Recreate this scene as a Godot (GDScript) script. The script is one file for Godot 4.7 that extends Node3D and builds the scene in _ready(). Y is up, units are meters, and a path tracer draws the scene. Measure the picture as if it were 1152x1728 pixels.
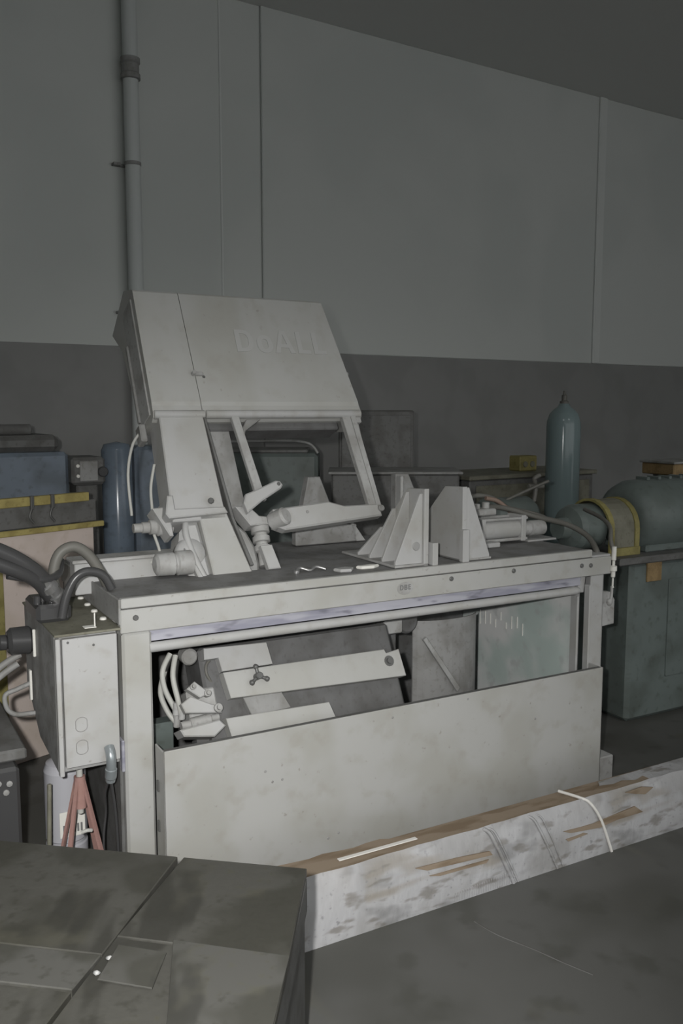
extends Node3D

# ---------------------------------------------------------------- frames
const TILT := 26.0
const FILL_LAMP_ENERGY := 1.5  # strength of each added fill lamp
var MT := Transform3D(Basis(Vector3.UP, deg_to_rad(29.2)), Vector3(-0.66, 0, -2.618))          # saw: x along its front, z towards the viewer
var WT := Transform3D(Basis(Vector3.UP, deg_to_rad(32.6)), Vector3(-3.352, 0, -5.242))          # back wall: x along it, z into the room
var HT := Transform3D(Basis(Vector3.RIGHT, deg_to_rad(-TILT)), Vector3(0, 0.978, -0.25))        # leaning column, in the saw's frame
var ID := Transform3D.IDENTITY
var base_of := {}
var used := {}
var M := {}

# ---------------------------------------------------------------- mesh collector
class MB:
	var st := SurfaceTool.new()
	var x := Transform3D.IDENTITY
	var n := 0
	func _init(t := Transform3D.IDENTITY):
		st.begin(Mesh.PRIMITIVE_TRIANGLES)
		x = t
	func flat(): st.set_smooth_group(-1)
	func smooth(): st.set_smooth_group(1)
	func tri(a: Vector3, b: Vector3, c: Vector3, out: Vector3):
		if (b - a).cross(c - a).dot(out) > 0.0:
			var t := b
			b = c
			c = t
		st.add_vertex(x * a)
		st.add_vertex(x * b)
		st.add_vertex(x * c)
		n += 1
	func quad(a: Vector3, b: Vector3, c: Vector3, d: Vector3, out: Vector3):
		tri(a, b, c, out)
		tri(a, c, d, out)
	# box with chamfered edges between two corners
	func box(lo: Vector3, hi: Vector3, b := 0.003):
		flat()
		var c := (lo + hi) / 2.0
		var h := (hi - lo).abs() / 2.0
		b = minf(b, minf(h.x, minf(h.y, h.z)) * 0.6)
		for ax in 3:
			var u := (ax + 1) % 3
			var v := (ax + 2) % 3
			for s in [-1.0, 1.0]:
				var q: Array[Vector3] = []
				for k in [[-1, -1], [1, -1], [1, 1], [-1, 1]]:
					var p := Vector3.ZERO
					p[ax] = s * h[ax]
					p[u] = k[0] * (h[u] - b)
					p[v] = k[1] * (h[v] - b)
					q.append(c + p)
				var o := Vector3.ZERO
				o[ax] = s
				quad(q[0], q[1], q[2], q[3], o)
		for ax in 3:
			var u := (ax + 1) % 3
			var v := (ax + 2) % 3
			for su in [-1.0, 1.0]:
				for sv in [-1.0, 1.0]:
					var q: Array[Vector3] = []
					for k in [[-1, 0], [1, 0], [1, 1], [-1, 1]]:
						var p := Vector3.ZERO
						p[ax] = k[0] * (h[ax] - b)
						p[u] = su * (h[u] - (b if k[1] == 1 else 0.0))
						p[v] = sv * (h[v] - (0.0 if k[1] == 1 else b))
						q.append(c + p)
					var o := Vector3.ZERO
					o[u] = su
					o[v] = sv
					quad(q[0], q[1], q[2], q[3], o)
		for sx in [-1.0, 1.0]:
			for sy in [-1.0, 1.0]:
				for sz in [-1.0, 1.0]:
					tri(c + Vector3(sx * h.x, sy * (h.y - b), sz * (h.z - b)), c + Vector3(sx * (h.x - b), sy * h.y, sz * (h.z - b)), c + Vector3(sx * (h.x - b), sy * (h.y - b), sz * h.z), Vector3(sx, sy, sz))
	# polygon in x,y pulled from z0 to z1 with chamfered rims (polygon may be concave)
	func extr(poly: PackedVector2Array, z0: float, z1: float, b := 0.0, t := Transform3D.IDENTITY):
		flat()
		var keep := x
		x = x * t
		if Geometry2D.is_polygon_clockwise(poly):
			poly.reverse()
		var inner := poly
		if b > 0.0:
			inner = PackedVector2Array()
			var m := poly.size()
			for i in m:
				var e0 := (poly[i] - poly[(i + m - 1) % m]).normalized()
				var e1 := (poly[(i + 1) % m] - poly[i]).normalized()
				var n0 := Vector2(-e0.y, e0.x)
				var n1 := Vector2(-e1.y, e1.x)
				var bis := (n0 + n1)
				inner.append(poly[i] + bis * (b / maxf(0.4, 1.0 + n0.dot(n1))))
		var idx := Geometry2D.triangulate_polygon(inner)
		var k := 0
		while k + 2 < idx.size():
			for e in [[z0, -1.0], [z1, 1.0]]:
				var q: Array[Vector3] = []
				for j in 3:
					q.append(Vector3(inner[idx[k + j]].x, inner[idx[k + j]].y, e[0]))
				tri(q[0], q[1], q[2], Vector3(0, 0, e[1] * signf(z1 - z0)))
			k += 3
		var s := signf(z1 - z0)
		for i in poly.size():
			var j := (i + 1) % poly.size()
			var a := poly[i]
			var c := poly[j]
			var o := Vector3(c.y - a.y, a.x - c.x, 0)
			quad(Vector3(a.x, a.y, z0 + s * b), Vector3(c.x, c.y, z0 + s * b), Vector3(c.x, c.y, z1 - s * b), Vector3(a.x, a.y, z1 - s * b), o)
			if b > 0.0:
				var ia := inner[i]
				var ic := inner[j]
				quad(Vector3(a.x, a.y, z0 + s * b), Vector3(c.x, c.y, z0 + s * b), Vector3(ic.x, ic.y, z0), Vector3(ia.x, ia.y, z0), o + Vector3(0, 0, -s) * o.length())
				quad(Vector3(a.x, a.y, z1 - s * b), Vector3(c.x, c.y, z1 - s * b), Vector3(ic.x, ic.y, z1), Vector3(ia.x, ia.y, z1), o + Vector3(0, 0, s) * o.length())
		x = keep
	# profile of (radius, height) turned about the axis p -> q; heights in metres from p
	func lathe(p: Vector3, q: Vector3, prof: Array, seg := 20, round_ := false):
		var w := (q - p).normalized()
		var u := w.cross(Vector3.UP if absf(w.y) < 0.9 else Vector3.RIGHT).normalized()
		var v := w.cross(u)
		for i in prof.size() - 1:
			var r0: float = prof[i][0]
			var r1: float = prof[i + 1][0]
			var h0: float = prof[i][1]
			var h1: float = prof[i + 1][1]
			st.set_smooth_group(2 if round_ else 2 + i)
			for k in seg:
				var a0 := TAU * k / seg
				var a1 := TAU * (k + 1) / seg
				var d0 := u * cos(a0) + v * sin(a0)
				var d1 := u * cos(a1) + v * sin(a1)
				var out := (d0 + d1) * (h1 - h0) + w * (r0 - r1) * 2.0
				if out.length() < 1e-9:
					out = d0
				if r0 > 1e-6 and r1 > 1e-6:
					quad(p + w * h0 + d0 * r0, p + w * h0 + d1 * r0, p + w * h1 + d1 * r1, p + w * h1 + d0 * r1, out)
				elif r1 > 1e-6:
					tri(p + w * h0, p + w * h1 + d1 * r1, p + w * h1 + d0 * r1, out)
				elif r0 > 1e-6:
					tri(p + w * h0 + d0 * r0, p + w * h0 + d1 * r0, p + w * h1, out)
	func cyl(p: Vector3, q: Vector3, r: float, b := 0.002, seg := 20):
		var l := (q - p).length()
		b = minf(b, minf(r, l) * 0.4)
		lathe(p, q, [[0.0, 0.0], [r - b, 0.0], [r, b], [r, l - b], [r - b, l], [0.0, l]], seg)
	# round tube along a smoothed path
	func tube(pts: Array, r: float, seg := 10, sub := 6):
		smooth()
		var path: Array[Vector3] = []
		for i in pts.size() - 1:
			var p0: Vector3 = pts[maxi(i - 1, 0)]
			var p1: Vector3 = pts[i]
			var p2: Vector3 = pts[i + 1]
			var p3: Vector3 = pts[mini(i + 2, pts.size() - 1)]
			for k in sub:
				path.append(p1.cubic_interpolate(p2, p0, p3, float(k) / sub))
		path.append(pts[pts.size() - 1])
		var prev := (path[1] - path[0]).normalized()
		var u := prev.cross(Vector3.UP if absf(prev.y) < 0.9 else Vector3.RIGHT).normalized()
		var rings: Array = []
		for i in path.size():
			var w := (path[mini(i + 1, path.size() - 1)] - path[maxi(i - 1, 0)]).normalized()
			u = (u - w * u.dot(w)).normalized()
			var v := w.cross(u)
			var ring: Array[Vector3] = []
			for k in seg:
				ring.append(u * cos(TAU * k / seg) + v * sin(TAU * k / seg))
			rings.append(ring)
		for i in path.size() - 1:
			for k in seg:
				var j := (k + 1) % seg
				quad(path[i] + rings[i][k] * r, path[i] + rings[i][j] * r, path[i + 1] + rings[i + 1][j] * r, path[i + 1] + rings[i + 1][k] * r, rings[i][k] + rings[i][j])
		flat()
		for e in [0, path.size() - 1]:
			var o := (path[1] - path[0]) * -1.0 if e == 0 else path[e] - path[e - 1]
			for k in range(1, seg - 1):
				tri(path[e] + rings[e][0] * r, path[e] + rings[e][k] * r, path[e] + rings[e][k + 1] * r, o)
	func mesh() -> ArrayMesh:
		st.generate_normals()
		return st.commit()

func pv(a: Array) -> PackedVector2Array:
	var p := PackedVector2Array()
	for i in range(0, a.size(), 2):
		p.append(Vector2(a[i], a[i + 1]))
	return p

# saw coordinates (along, up, back) to its local axes
func S(u: float, y: float, v: float) -> Vector3:
	return Vector3(u, y, -v)

# ---------------------------------------------------------------- naming and tree
func numbered(called: String) -> String:
	if not used.has(called):
		used[called] = 0
		return called
	used[called] += 1
	return "%s_%03d" % [called, used[called]]

func tag(o: Node, label: String, category: String, group := ""):
	o.set_meta("label", label)
	o.set_meta("category", category)
	if group != "":
		o.set_meta("group", group)

func thing(called: String, label: String, category: String, frame: Transform3D, at: Vector3, group := "") -> Node3D:
	var o := Node3D.new()
	o.name = numbered(called)
	add_child(o)
	o.transform = frame * Transform3D(Basis.IDENTITY, at)
	base_of[o] = at
	tag(o, label, category, group)
	return o

func part(called: String, mb: MB, mat: Material, parent: Node, label := "") -> MeshInstance3D:
	var o := MeshInstance3D.new()
	o.name = called
	o.mesh = mb.mesh()
	o.material_override = mat
	parent.add_child(o, true)
	if base_of.has(parent):
		o.position = -base_of[parent]
	if label != "":
		o.set_meta("label", label)
	return o

func single(called: String, mb: MB, mat: Material, frame: Transform3D, at: Vector3, label: String, category: String, group := "") -> MeshInstance3D:
	mb.x = mb.x
	var o := MeshInstance3D.new()
	o.name = numbered(called)
	o.mesh = mb.mesh()
	o.material_override = mat
	o.transform = frame * Transform3D(Basis.IDENTITY, at)
	add_child(o)
	tag(o, label, category, group)
	return o

func struct(called: String, mb: MB, mat: Material, frame := Transform3D.IDENTITY) -> MeshInstance3D:
	var o := MeshInstance3D.new()
	o.name = called
	o.mesh = mb.mesh()
	o.material_override = mat
	o.transform = frame
	add_child(o)
	o.set_meta("kind", "structure")
	return o

func spart(called: String, mb: MB, mat: Material, parent: Node) -> MeshInstance3D:
	return part(called, mb, mat, parent)

# ---------------------------------------------------------------- materials
func sstep(a: float, b: float, t: float) -> float:
	t = clampf((t - a) / (b - a), 0.0, 1.0)
	return t * t * (3.0 - 2.0 * t)

# base colour with layers of noise over it: [seed, frequency, colour, from, to, strength, stretch x, stretch y]
func ltex(base: Color, layers: Array, size := 512) -> ImageTexture:
	var img := Image.create(size, size, false, Image.FORMAT_RGB8)
	img.fill(base)
	for l in layers:
		var fn := FastNoiseLite.new()
		fn.seed = l[0]
		fn.frequency = l[1]
		fn.noise_type = FastNoiseLite.TYPE_SIMPLEX_SMOOTH
		fn.fractal_octaves = 4
		var w := int(size / (l[6] if l.size() > 6 else 1))
		var h := int(size / (l[7] if l.size() > 7 else 1))
		var ni := fn.get_seamless_image(w, h)
		ni.resize(size, size, Image.INTERPOLATE_CUBIC)
		ni.convert(Image.FORMAT_L8)
		var c: Color = l[2]
		for yy in size:
			for xx in size:
				var a := sstep(l[3], l[4], ni.get_pixel(xx, yy).r) * float(l[5])
				if a > 0.003:
					img.set_pixel(xx, yy, img.get_pixel(xx, yy).lerp(c, a))
	img.generate_mipmaps()
	return ImageTexture.create_from_image(img)

func htex(seed_: int, freq: float, size := 512, sx := 1, sy := 1) -> ImageTexture:
	var fn := FastNoiseLite.new()
	fn.seed = seed_
	fn.frequency = freq
	fn.fractal_octaves = 4
	var ni := fn.get_seamless_image(size / sx, size / sy)
	ni.resize(size, size, Image.INTERPOLATE_CUBIC)
	ni.convert(Image.FORMAT_L8)
	return ImageTexture.create_from_image(ni)

func mat(c: Color, rough := 0.6, metal := 0.0, tex: Texture2D = null, scale := 1.0, relief: Texture2D = null, depth := 0.0) -> StandardMaterial3D:
	var m := StandardMaterial3D.new()
	m.albedo_color = c
	m.roughness = rough
	m.metallic = metal
	m.metallic_specular = 0.4
	if tex or relief:
		m.uv1_triplanar = true
		m.uv1_scale = Vector3.ONE * scale
		m.albedo_texture = tex
		if relief:
			m.heightmap_enabled = true
			m.heightmap_texture = relief
			m.heightmap_scale = depth
	return m

func make_materials():
	var W := Color(1, 1, 1)
	var paint_t := ltex(W, [[3, 0.005, Color(0.93, 0.925, 0.90), 0.4, 0.8, 0.6], [4, 0.02, Color(0.88, 0.86, 0.82), 0.6, 0.95, 0.35], [5, 0.06, Color(0.66, 0.63, 0.57), 0.84, 0.95, 0.4]])
	var grime_t := ltex(W, [[13, 0.008, Color(0.80, 0.79, 0.77), 0.35, 0.8, 0.6], [14, 0.04, Color(0.7, 0.68, 0.65), 0.6, 0.95, 0.4]])
	M.paint = mat(Color(0.66, 0.66, 0.657), 0.5, 0.0, paint_t, 1.0)
	M.paint_warm = mat(Color(0.66, 0.66, 0.65), 0.5, 0.0, paint_t, 0.8)
	M.paint_dull = mat(Color(0.645, 0.645, 0.64), 0.55, 0.0, grime_t, 1.5)
	M.grey = mat(Color(0.57, 0.57, 0.565), 0.55, 0.0, grime_t, 1.5)
	M.iron = mat(Color(0.39, 0.39, 0.39), 0.6, 0.0, grime_t, 1.5)
	M.dark = mat(Color(0.41, 0.41, 0.405), 0.6, 0.0, grime_t, 1.5)
	M.olive = mat(Color(0.475, 0.47, 0.42), 0.6, 0.0, grime_t, 1.5)
	M.table = mat(Color(0.49, 0.49, 0.49), 0.55, 0.0, grime_t, 1.5)
	M.steel = mat(Color(0.62, 0.62, 0.62), 0.35, 0.7, grime_t, 3.0)
	M.blue_steel = mat(Color(0.67, 0.67, 0.705), 0.5, 0.2, ltex(W, [[23, 0.02, Color(0.78, 0.78, 0.82), 0.45, 0.7, 0.7, 8, 1], [24, 0.03, Color(0.6, 0.6, 0.62), 0.62, 0.85, 0.6, 3, 1]]), 1.0)
	M.galv = mat(Color(0.60, 0.625, 0.635), 0.3, 0.5)
	M.rubber = mat(Color(0.26, 0.26, 0.262), 0.28)
	M.hose = mat(Color(0.40, 0.395, 0.375), 0.5)
	M.hose_pale = mat(Color(0.68, 0.68, 0.66), 0.5)
	M.rust = mat(Color(0.50, 0.43, 0.385), 0.6)
	M.bolt = mat(Color(0.40, 0.40, 0.395), 0.45, 0.3)
	M.bright = mat(Color(0.86, 0.855, 0.83), 0.35)
	M.logo = mat(Color(0.675, 0.675, 0.668), 0.4)
	M.mark = mat(Color(0.44, 0.44, 0.44), 0.6)
	M.tank = mat(Color(0.87, 0.875, 0.87), 0.5, 0.0, ltex(W, [[33, 0.005, Color(0.82, 0.89, 0.87), 0.35, 0.8, 0.8], [34, 0.02, Color(0.8, 0.81, 0.81), 0.6, 0.9, 0.5]]), 0.8)
	M.sheet = mat(Color(0.58, 0.58, 0.575), 0.35, 0.0, grime_t, 1.5)
	M.wall = mat(Color(0.775, 0.787, 0.775), 0.85, 0.0, ltex(W, [[43, 0.006, Color(0.96, 0.965, 0.965), 0.4, 0.7, 0.6]], 256), 0.25)
	M.wall_trim = mat(Color(0.77, 0.785, 0.78), 0.8)
	M.trim_pale = mat(Color(0.80, 0.81, 0.80), 0.7)
	M.tile = mat(Color(0.545, 0.545, 0.54), 0.6, 0.0, ltex(W, [[53, 0.01, Color(0.94, 0.94, 0.94), 0.4, 0.7, 0.6]], 256), 0.5)
	M.ceiling = mat(Color(0.86, 0.86, 0.85), 0.9)
	M.floor = mat(Color(0.365, 0.365, 0.355), 0.55, 0.0, ltex(W, [[63, 0.005, Color(0.86, 0.86, 0.84), 0.35, 0.75, 0.7], [64, 0.02, Color(0.8, 0.8, 0.77), 0.6, 0.9, 0.5], [65, 0.012, Color(1.12, 1.1, 1.04), 0.7, 0.9, 0.5, 1, 6]]), 0.45, htex(66, 0.03), 0.1)
	var board_t := ltex(W, [[73, 0.005, Color(0.80, 0.80, 0.77), 0.40, 0.65, 0.8], [74, 0.012, Color(0.72, 0.72, 0.71), 0.55, 0.75, 0.7, 1, 4], [75, 0.05, Color(0.78, 0.78, 0.75), 0.6, 0.9, 0.5], [76, 0.006, Color(1.12, 1.11, 1.04), 0.55, 0.8, 0.5]])
	M.board = mat(Color(0.295, 0.292, 0.275), 0.5, 0.0, board_t, 0.9, htex(77, 0.05), 0.08)
	M.board_pale = mat(Color(0.33, 0.328, 0.315), 0.45, 0.0, board_t, 1.1)
	M.crate_dark = mat(Color(0.36, 0.36, 0.355), 0.6, 0.0, grime_t, 2.0)
	M.kraft = mat(Color(0.54, 0.485, 0.42), 0.85, 0.0, ltex(W, [[83, 0.015, Color(0.84, 0.81, 0.77), 0.45, 0.75, 0.8, 4, 1]]), 1.5)
	M.paper = mat(Color(0.655, 0.655, 0.662), 0.7, 0.0, ltex(W, [[93, 0.006, Color(0.86, 0.855, 0.84), 0.35, 0.75, 0.8], [94, 0.010, Color(0.80, 0.76, 0.69), 0.60, 0.78, 0.7, 4, 1], [95, 0.012, Color(0.62, 0.62, 0.61), 0.60, 0.88, 0.5, 2, 1], [98, 0.03, Color(0.58, 0.55, 0.50), 0.68, 0.9, 0.5, 3, 1], [96, 0.07, Color(0.72, 0.72, 0.72), 0.72, 0.92, 0.6]]), 1.0, htex(97, 0.04, 512, 1, 2), 0.25)
	M.cord = mat(Color(0.84, 0.83, 0.81), 0.7)
	M.blue = mat(Color(0.45, 0.49, 0.535), 0.45, 0.0, grime_t, 0.7)
	M.blue_deep = mat(Color(0.43, 0.475, 0.525), 0.18, 0.0, grime_t, 0.7)
	M.green = mat(Color(0.41, 0.445, 0.435), 0.4, 0.0, grime_t, 0.7)
	M.green_dark = mat(Color(0.37, 0.40, 0.39), 0.5, 0.0, grime_t, 0.7)
	M.gas = mat(Color(0.47, 0.53, 0.535), 0.14)
	M.yellow = mat(Color(0.67, 0.62, 0.40), 0.5, 0.0, grime_t, 2.0)
	M.yellow_dull = mat(Color(0.56, 0.53, 0.34), 0.55, 0.0, grime_t, 2.0)
	M.beige = mat(Color(0.80, 0.75, 0.72), 0.6, 0.0, paint_t, 1.0)
	M.orange = mat(Color(0.58, 0.49, 0.35), 0.6, 0.0, grime_t, 3.0)
	M.red = mat(Color(0.62, 0.49, 0.465), 0.5, 0.0, paint_t, 4.0)
	M.white = mat(Color(0.68, 0.68, 0.70), 0.4)
	M.chrome = mat(Color(0.75, 0.75, 0.75), 0.2, 0.8)

# ---------------------------------------------------------------- scene
func _ready():
	var cam := Camera3D.new()
	cam.name = "camera"
	cam.position = Vector3(0, 1.55, 0)
	cam.rotation_degrees = Vector3(-6.7, 0, 0)
	cam.fov = 59.75
	add_child(cam)
	cam.current = true
	var env := Environment.new()
	env.background_mode = Environment.BG_COLOR
	env.background_color = Color(0.82, 0.825, 0.825)
	env.background_energy_multiplier = 1.95
	env.tonemap_mode = Environment.TONE_MAPPER_LINEAR
	env.tonemap_exposure = 1.0
	env.sdfgi_enabled = true
	env.ssao_enabled = true
	env.ssil_enabled = true
	var we := WorldEnvironment.new()
	we.name = "world_environment"
	we.environment = env
	add_child(we)
	# the flash of the camera, left of the lens because the camera is held upright
	var flash := SpotLight3D.new()
	flash.name = "camera_flash"
	flash.position = Vector3(-0.11, 1.60, -0.02)
	flash.rotation_degrees = Vector3(-26.0, 6.0, 0)
	flash.light_energy = 8.0
	flash.light_color = Color(1.0, 0.995, 0.985)
	flash.light_size = 0.025
	flash.spot_range = 30.0
	flash.spot_attenuation = 2.0
	flash.spot_angle = 37.0
	flash.spot_angle_attenuation = 1.0
	flash.shadow_enabled = true
	add_child(flash)
	make_materials()
	# unseen lamps added over the aisle to give floor and table top light
	fill_lamp(Vector3(0.2, 4.27, -0.9), "added unseen fill lamp, a long white fitting hung over the aisle before the saw")
	fill_lamp(Vector3(3.7, 4.27, -1.4), "added unseen fill lamp, a long white fitting hung before the green machine")
	fill_lamp(Vector3(0.6, 4.27, 3.0), "added unseen fill lamp, a long white fitting hung over the aisle by the added doorway")
	build_room()
	build_saw()
	build_carton()
	build_crate()
	build_behind()
	build_small()

func fill_lamp(p: Vector3, label: String):  # added ambient fill out of view, built as a hanging tube fitting
	var o := thing("added_fill_lamp", label, "lamp", ID, p, "added fill lamps over the aisle")
	var b := MB.new()
	b.box(p + Vector3(-0.8, 0.0, -0.16), p + Vector3(0.8, 0.06, 0.16), 0.01)
	for e in [-0.6, 0.6]:
		b.cyl(p + Vector3(e, 0.06, 0), p + Vector3(e, 0.22, 0), 0.01, 0.002, 8)
	part("fill_lamp_housing", b, M.white, o)
	b = MB.new()
	b.box(p + Vector3(-0.76, -0.02, -0.13), p + Vector3(0.76, 0.0, 0.13), 0.006)
	var g := StandardMaterial3D.new()
	g.albedo_color = Color(0.9, 0.9, 0.9)
	g.emission_enabled = true
	g.emission = Color(1.0, 1.0, 0.985)
	g.emission_energy_multiplier = 0.6
	part("fill_lamp_diffuser", b, g, o)
	var l := AreaLight3D.new()
	l.name = "fill_light"
	l.area_size = Vector2(1.5, 0.25)
	l.light_energy = FILL_LAMP_ENERGY
	l.light_color = Color(1.0, 1.0, 0.985)
	l.area_range = 30.0
	l.shadow_enabled = true
	l.rotation_degrees = Vector3(-90, 0, 0)
	l.position = Vector3(0, -0.03, 0)
	o.add_child(l)

func build_room():
	var f := MB.new()
	f.box(Vector3(-3, -0.2, -2), Vector3(13, 0, 13), 0.0)
	var fl := struct("floor", f, M.floor, WT)
	var crack := MB.new()
	crack.tube([Vector3(0.403, -0.0015, -2.542), Vector3(0.463, -0.0015, -2.471), Vector3(0.553, -0.0015, -2.402), Vector3(0.616, -0.0015, -2.346), Vector3(0.691, -0.0015, -2.286)], 0.0035, 6)
	var ck := part("scratch", crack, M.dark, fl)
	ck.transform = WT.affine_inverse()
	var c := MB.new()
	c.box(Vector3(-3, 4.5, -0.3), Vector3(13, 4.7, 11.3), 0.0)
	struct("ceiling", c, M.ceiling, WT)
	var w := MB.new()
	w.box(Vector3(-3, 0, -0.3), Vector3(13, 4.5, 0), 0.0)
	var wall := struct("wall_back", w, M.wall, WT)
	var wa := MB.new()
	wa.box(Vector3(-2.8, 0, 0), Vector3(3.255, 1.98, 0.012), 0.003)
	spart("wainscot", wa, M.tile, wall)
	# the wall steps forward past the pipe; a thin strip and a pale corner trim run up it
	wa = MB.new()
	wa.box(Vector3(3.255, 0, 0), Vector3(12.8, 1.98, 0.032), 0.003)
	spart("wainscot", wa, M.tile, wall)
	var p := MB.new()
	p.box(Vector3(3.255, 1.98, 0), Vector3(12.8, 4.5, 0.026), 0.006)
	spart("wall_panel", p, M.wall, wall)
	p = MB.new()
	p.box(Vector3(2.918, 1.98, 0), Vector3(2.933, 4.5, 0.006), 0.002)
	spart("corner_trim", p, M.trim_pale, wall)
	p = MB.new()
	p.box(Vector3(6.89, 1.98, 0.02), Vector3(6.99, 4.5, 0.05), 0.01)
	spart("corner_trim", p, M.trim_pale, wall)
	w = MB.new()
	w.box(Vector3(-3, 0, 0), Vector3(-2.8, 4.5, 11), 0.0)
	struct("wall_left", w, M.wall, WT)
	w = MB.new()
	w.box(Vector3(12.8, 0, 0), Vector3(13, 4.5, 11), 0.0)
	struct("wall_right", w, M.wall, WT)
	# rear wall; its wide unseen doorway is added to let fill daylight in
	w = MB.new()
	w.box(Vector3(-3, 0, 11), Vector3(-1.5, 4.5, 11.3), 0.0)
	w.box(Vector3(9.5, 0, 11), Vector3(13, 4.5, 11.3), 0.0)
	w.box(Vector3(-1.5, 4.2, 11), Vector3(9.5, 4.5, 11.3), 0.0)
	struct("wall_rear", w, M.wall, WT)
	# pipe on the wall
	var pt := thing("wall_pipe", "tall pale pipe running up the grey wall, behind the saw head", "pipe", WT, Vector3(2.22, 0.0, 0.09))
	var b := MB.new()
	b.cyl(Vector3(2.22, 0.01, 0.09), Vector3(2.22, 4.5, 0.09), 0.052, 0.001, 24)
	part("pipe_run", b, M.wall_trim, pt)
	b = MB.new()
	b.lathe(Vector3(2.22, 3.76, 0.09), Vector3(2.22, 4.0, 0.09), [[0.052, 0.0], [0.066, 0.005], [0.066, 0.035], [0.058, 0.045], [0.058, 0.10], [0.066, 0.11], [0.066, 0.14], [0.052, 0.145]], 24)
	part("coupling", b, M.grey, pt)
	for yy in [3.20, 2.2]:
		b = MB.new()
		b.box(Vector3(2.14, yy, 0.0), Vector3(2.30, yy + 0.02, 0.02), 0.002)
		b.cyl(Vector3(2.22, yy - 0.002, 0.09), Vector3(2.22, yy + 0.022, 0.09), 0.057, 0.002, 24)
		b.box(Vector3(2.10, yy, 0.0), Vector3(2.15, yy + 0.02, 0.05), 0.002)
		part("pipe_clip", b, M.grey, pt)

# ---------------------------------------------------------------- the band saw
var saw: Node3D

func bolts(parent: Node, called: String, at: Array, r: float, mat_: Material, axis := Vector3(0, 0, 1)):
	for p in at:
		var b := MB.new()
		b.lathe(p - axis * 0.002, p + axis, [[0.0, 0.0], [r, 0.0], [r, r * 0.6], [r * 0.75, r * 0.85], [0.0, r * 0.85]], 8)
		part(called, b, mat_, parent)

func sbox(u0: float, u1: float, y0: float, y1: float, v0: float, v1: float, b := 0.003, t := Transform3D.IDENTITY) -> MB:
	var m := MB.new(t)
	m.box(Vector3(minf(u0, u1), minf(y0, y1), -maxf(v0, v1)), Vector3(maxf(u0, u1), maxf(y0, y1), -minf(v0, v1)), b)
	return m

# in the leaning column's own axes: along, up the column, behind its front face
func hbox(u0: float, u1: float, s0: float, s1: float, d0: float, d1: float, b := 0.003) -> MB:
	return sbox(u0, u1, s0, s1, d0, d1, b, HT)

func hpoly(a: Array, d0: float, d1: float, b := 0.002) -> MB:
	var m := MB.new(HT)
	m.extr(pv(a), -d1, -d0, b)
	return m

# profile in (behind, up) pulled along the saw's front
func side_poly(a: Array, u0: float, u1: float, b := 0.002, frame := Transform3D.IDENTITY) -> MB:
	var m := MB.new(frame)
	m.extr(pv(a), u0, u1, b, Transform3D(Basis(Vector3(0, 0, -1), Vector3(0, 1, 0), Vector3(1, 0, 0)), Vector3.ZERO))
	return m

func build_saw():
	saw = thing("band_saw", "large pale grey tilting-head band saw with a black table and a long splash panel", "band saw", MT, Vector3(0.95, 0, -0.4))
	build_saw_frame()
	build_saw_box()
	build_saw_inside()
	build_saw_column()
	build_saw_head()
	build_saw_vises()
	build_saw_hoses()

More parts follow.
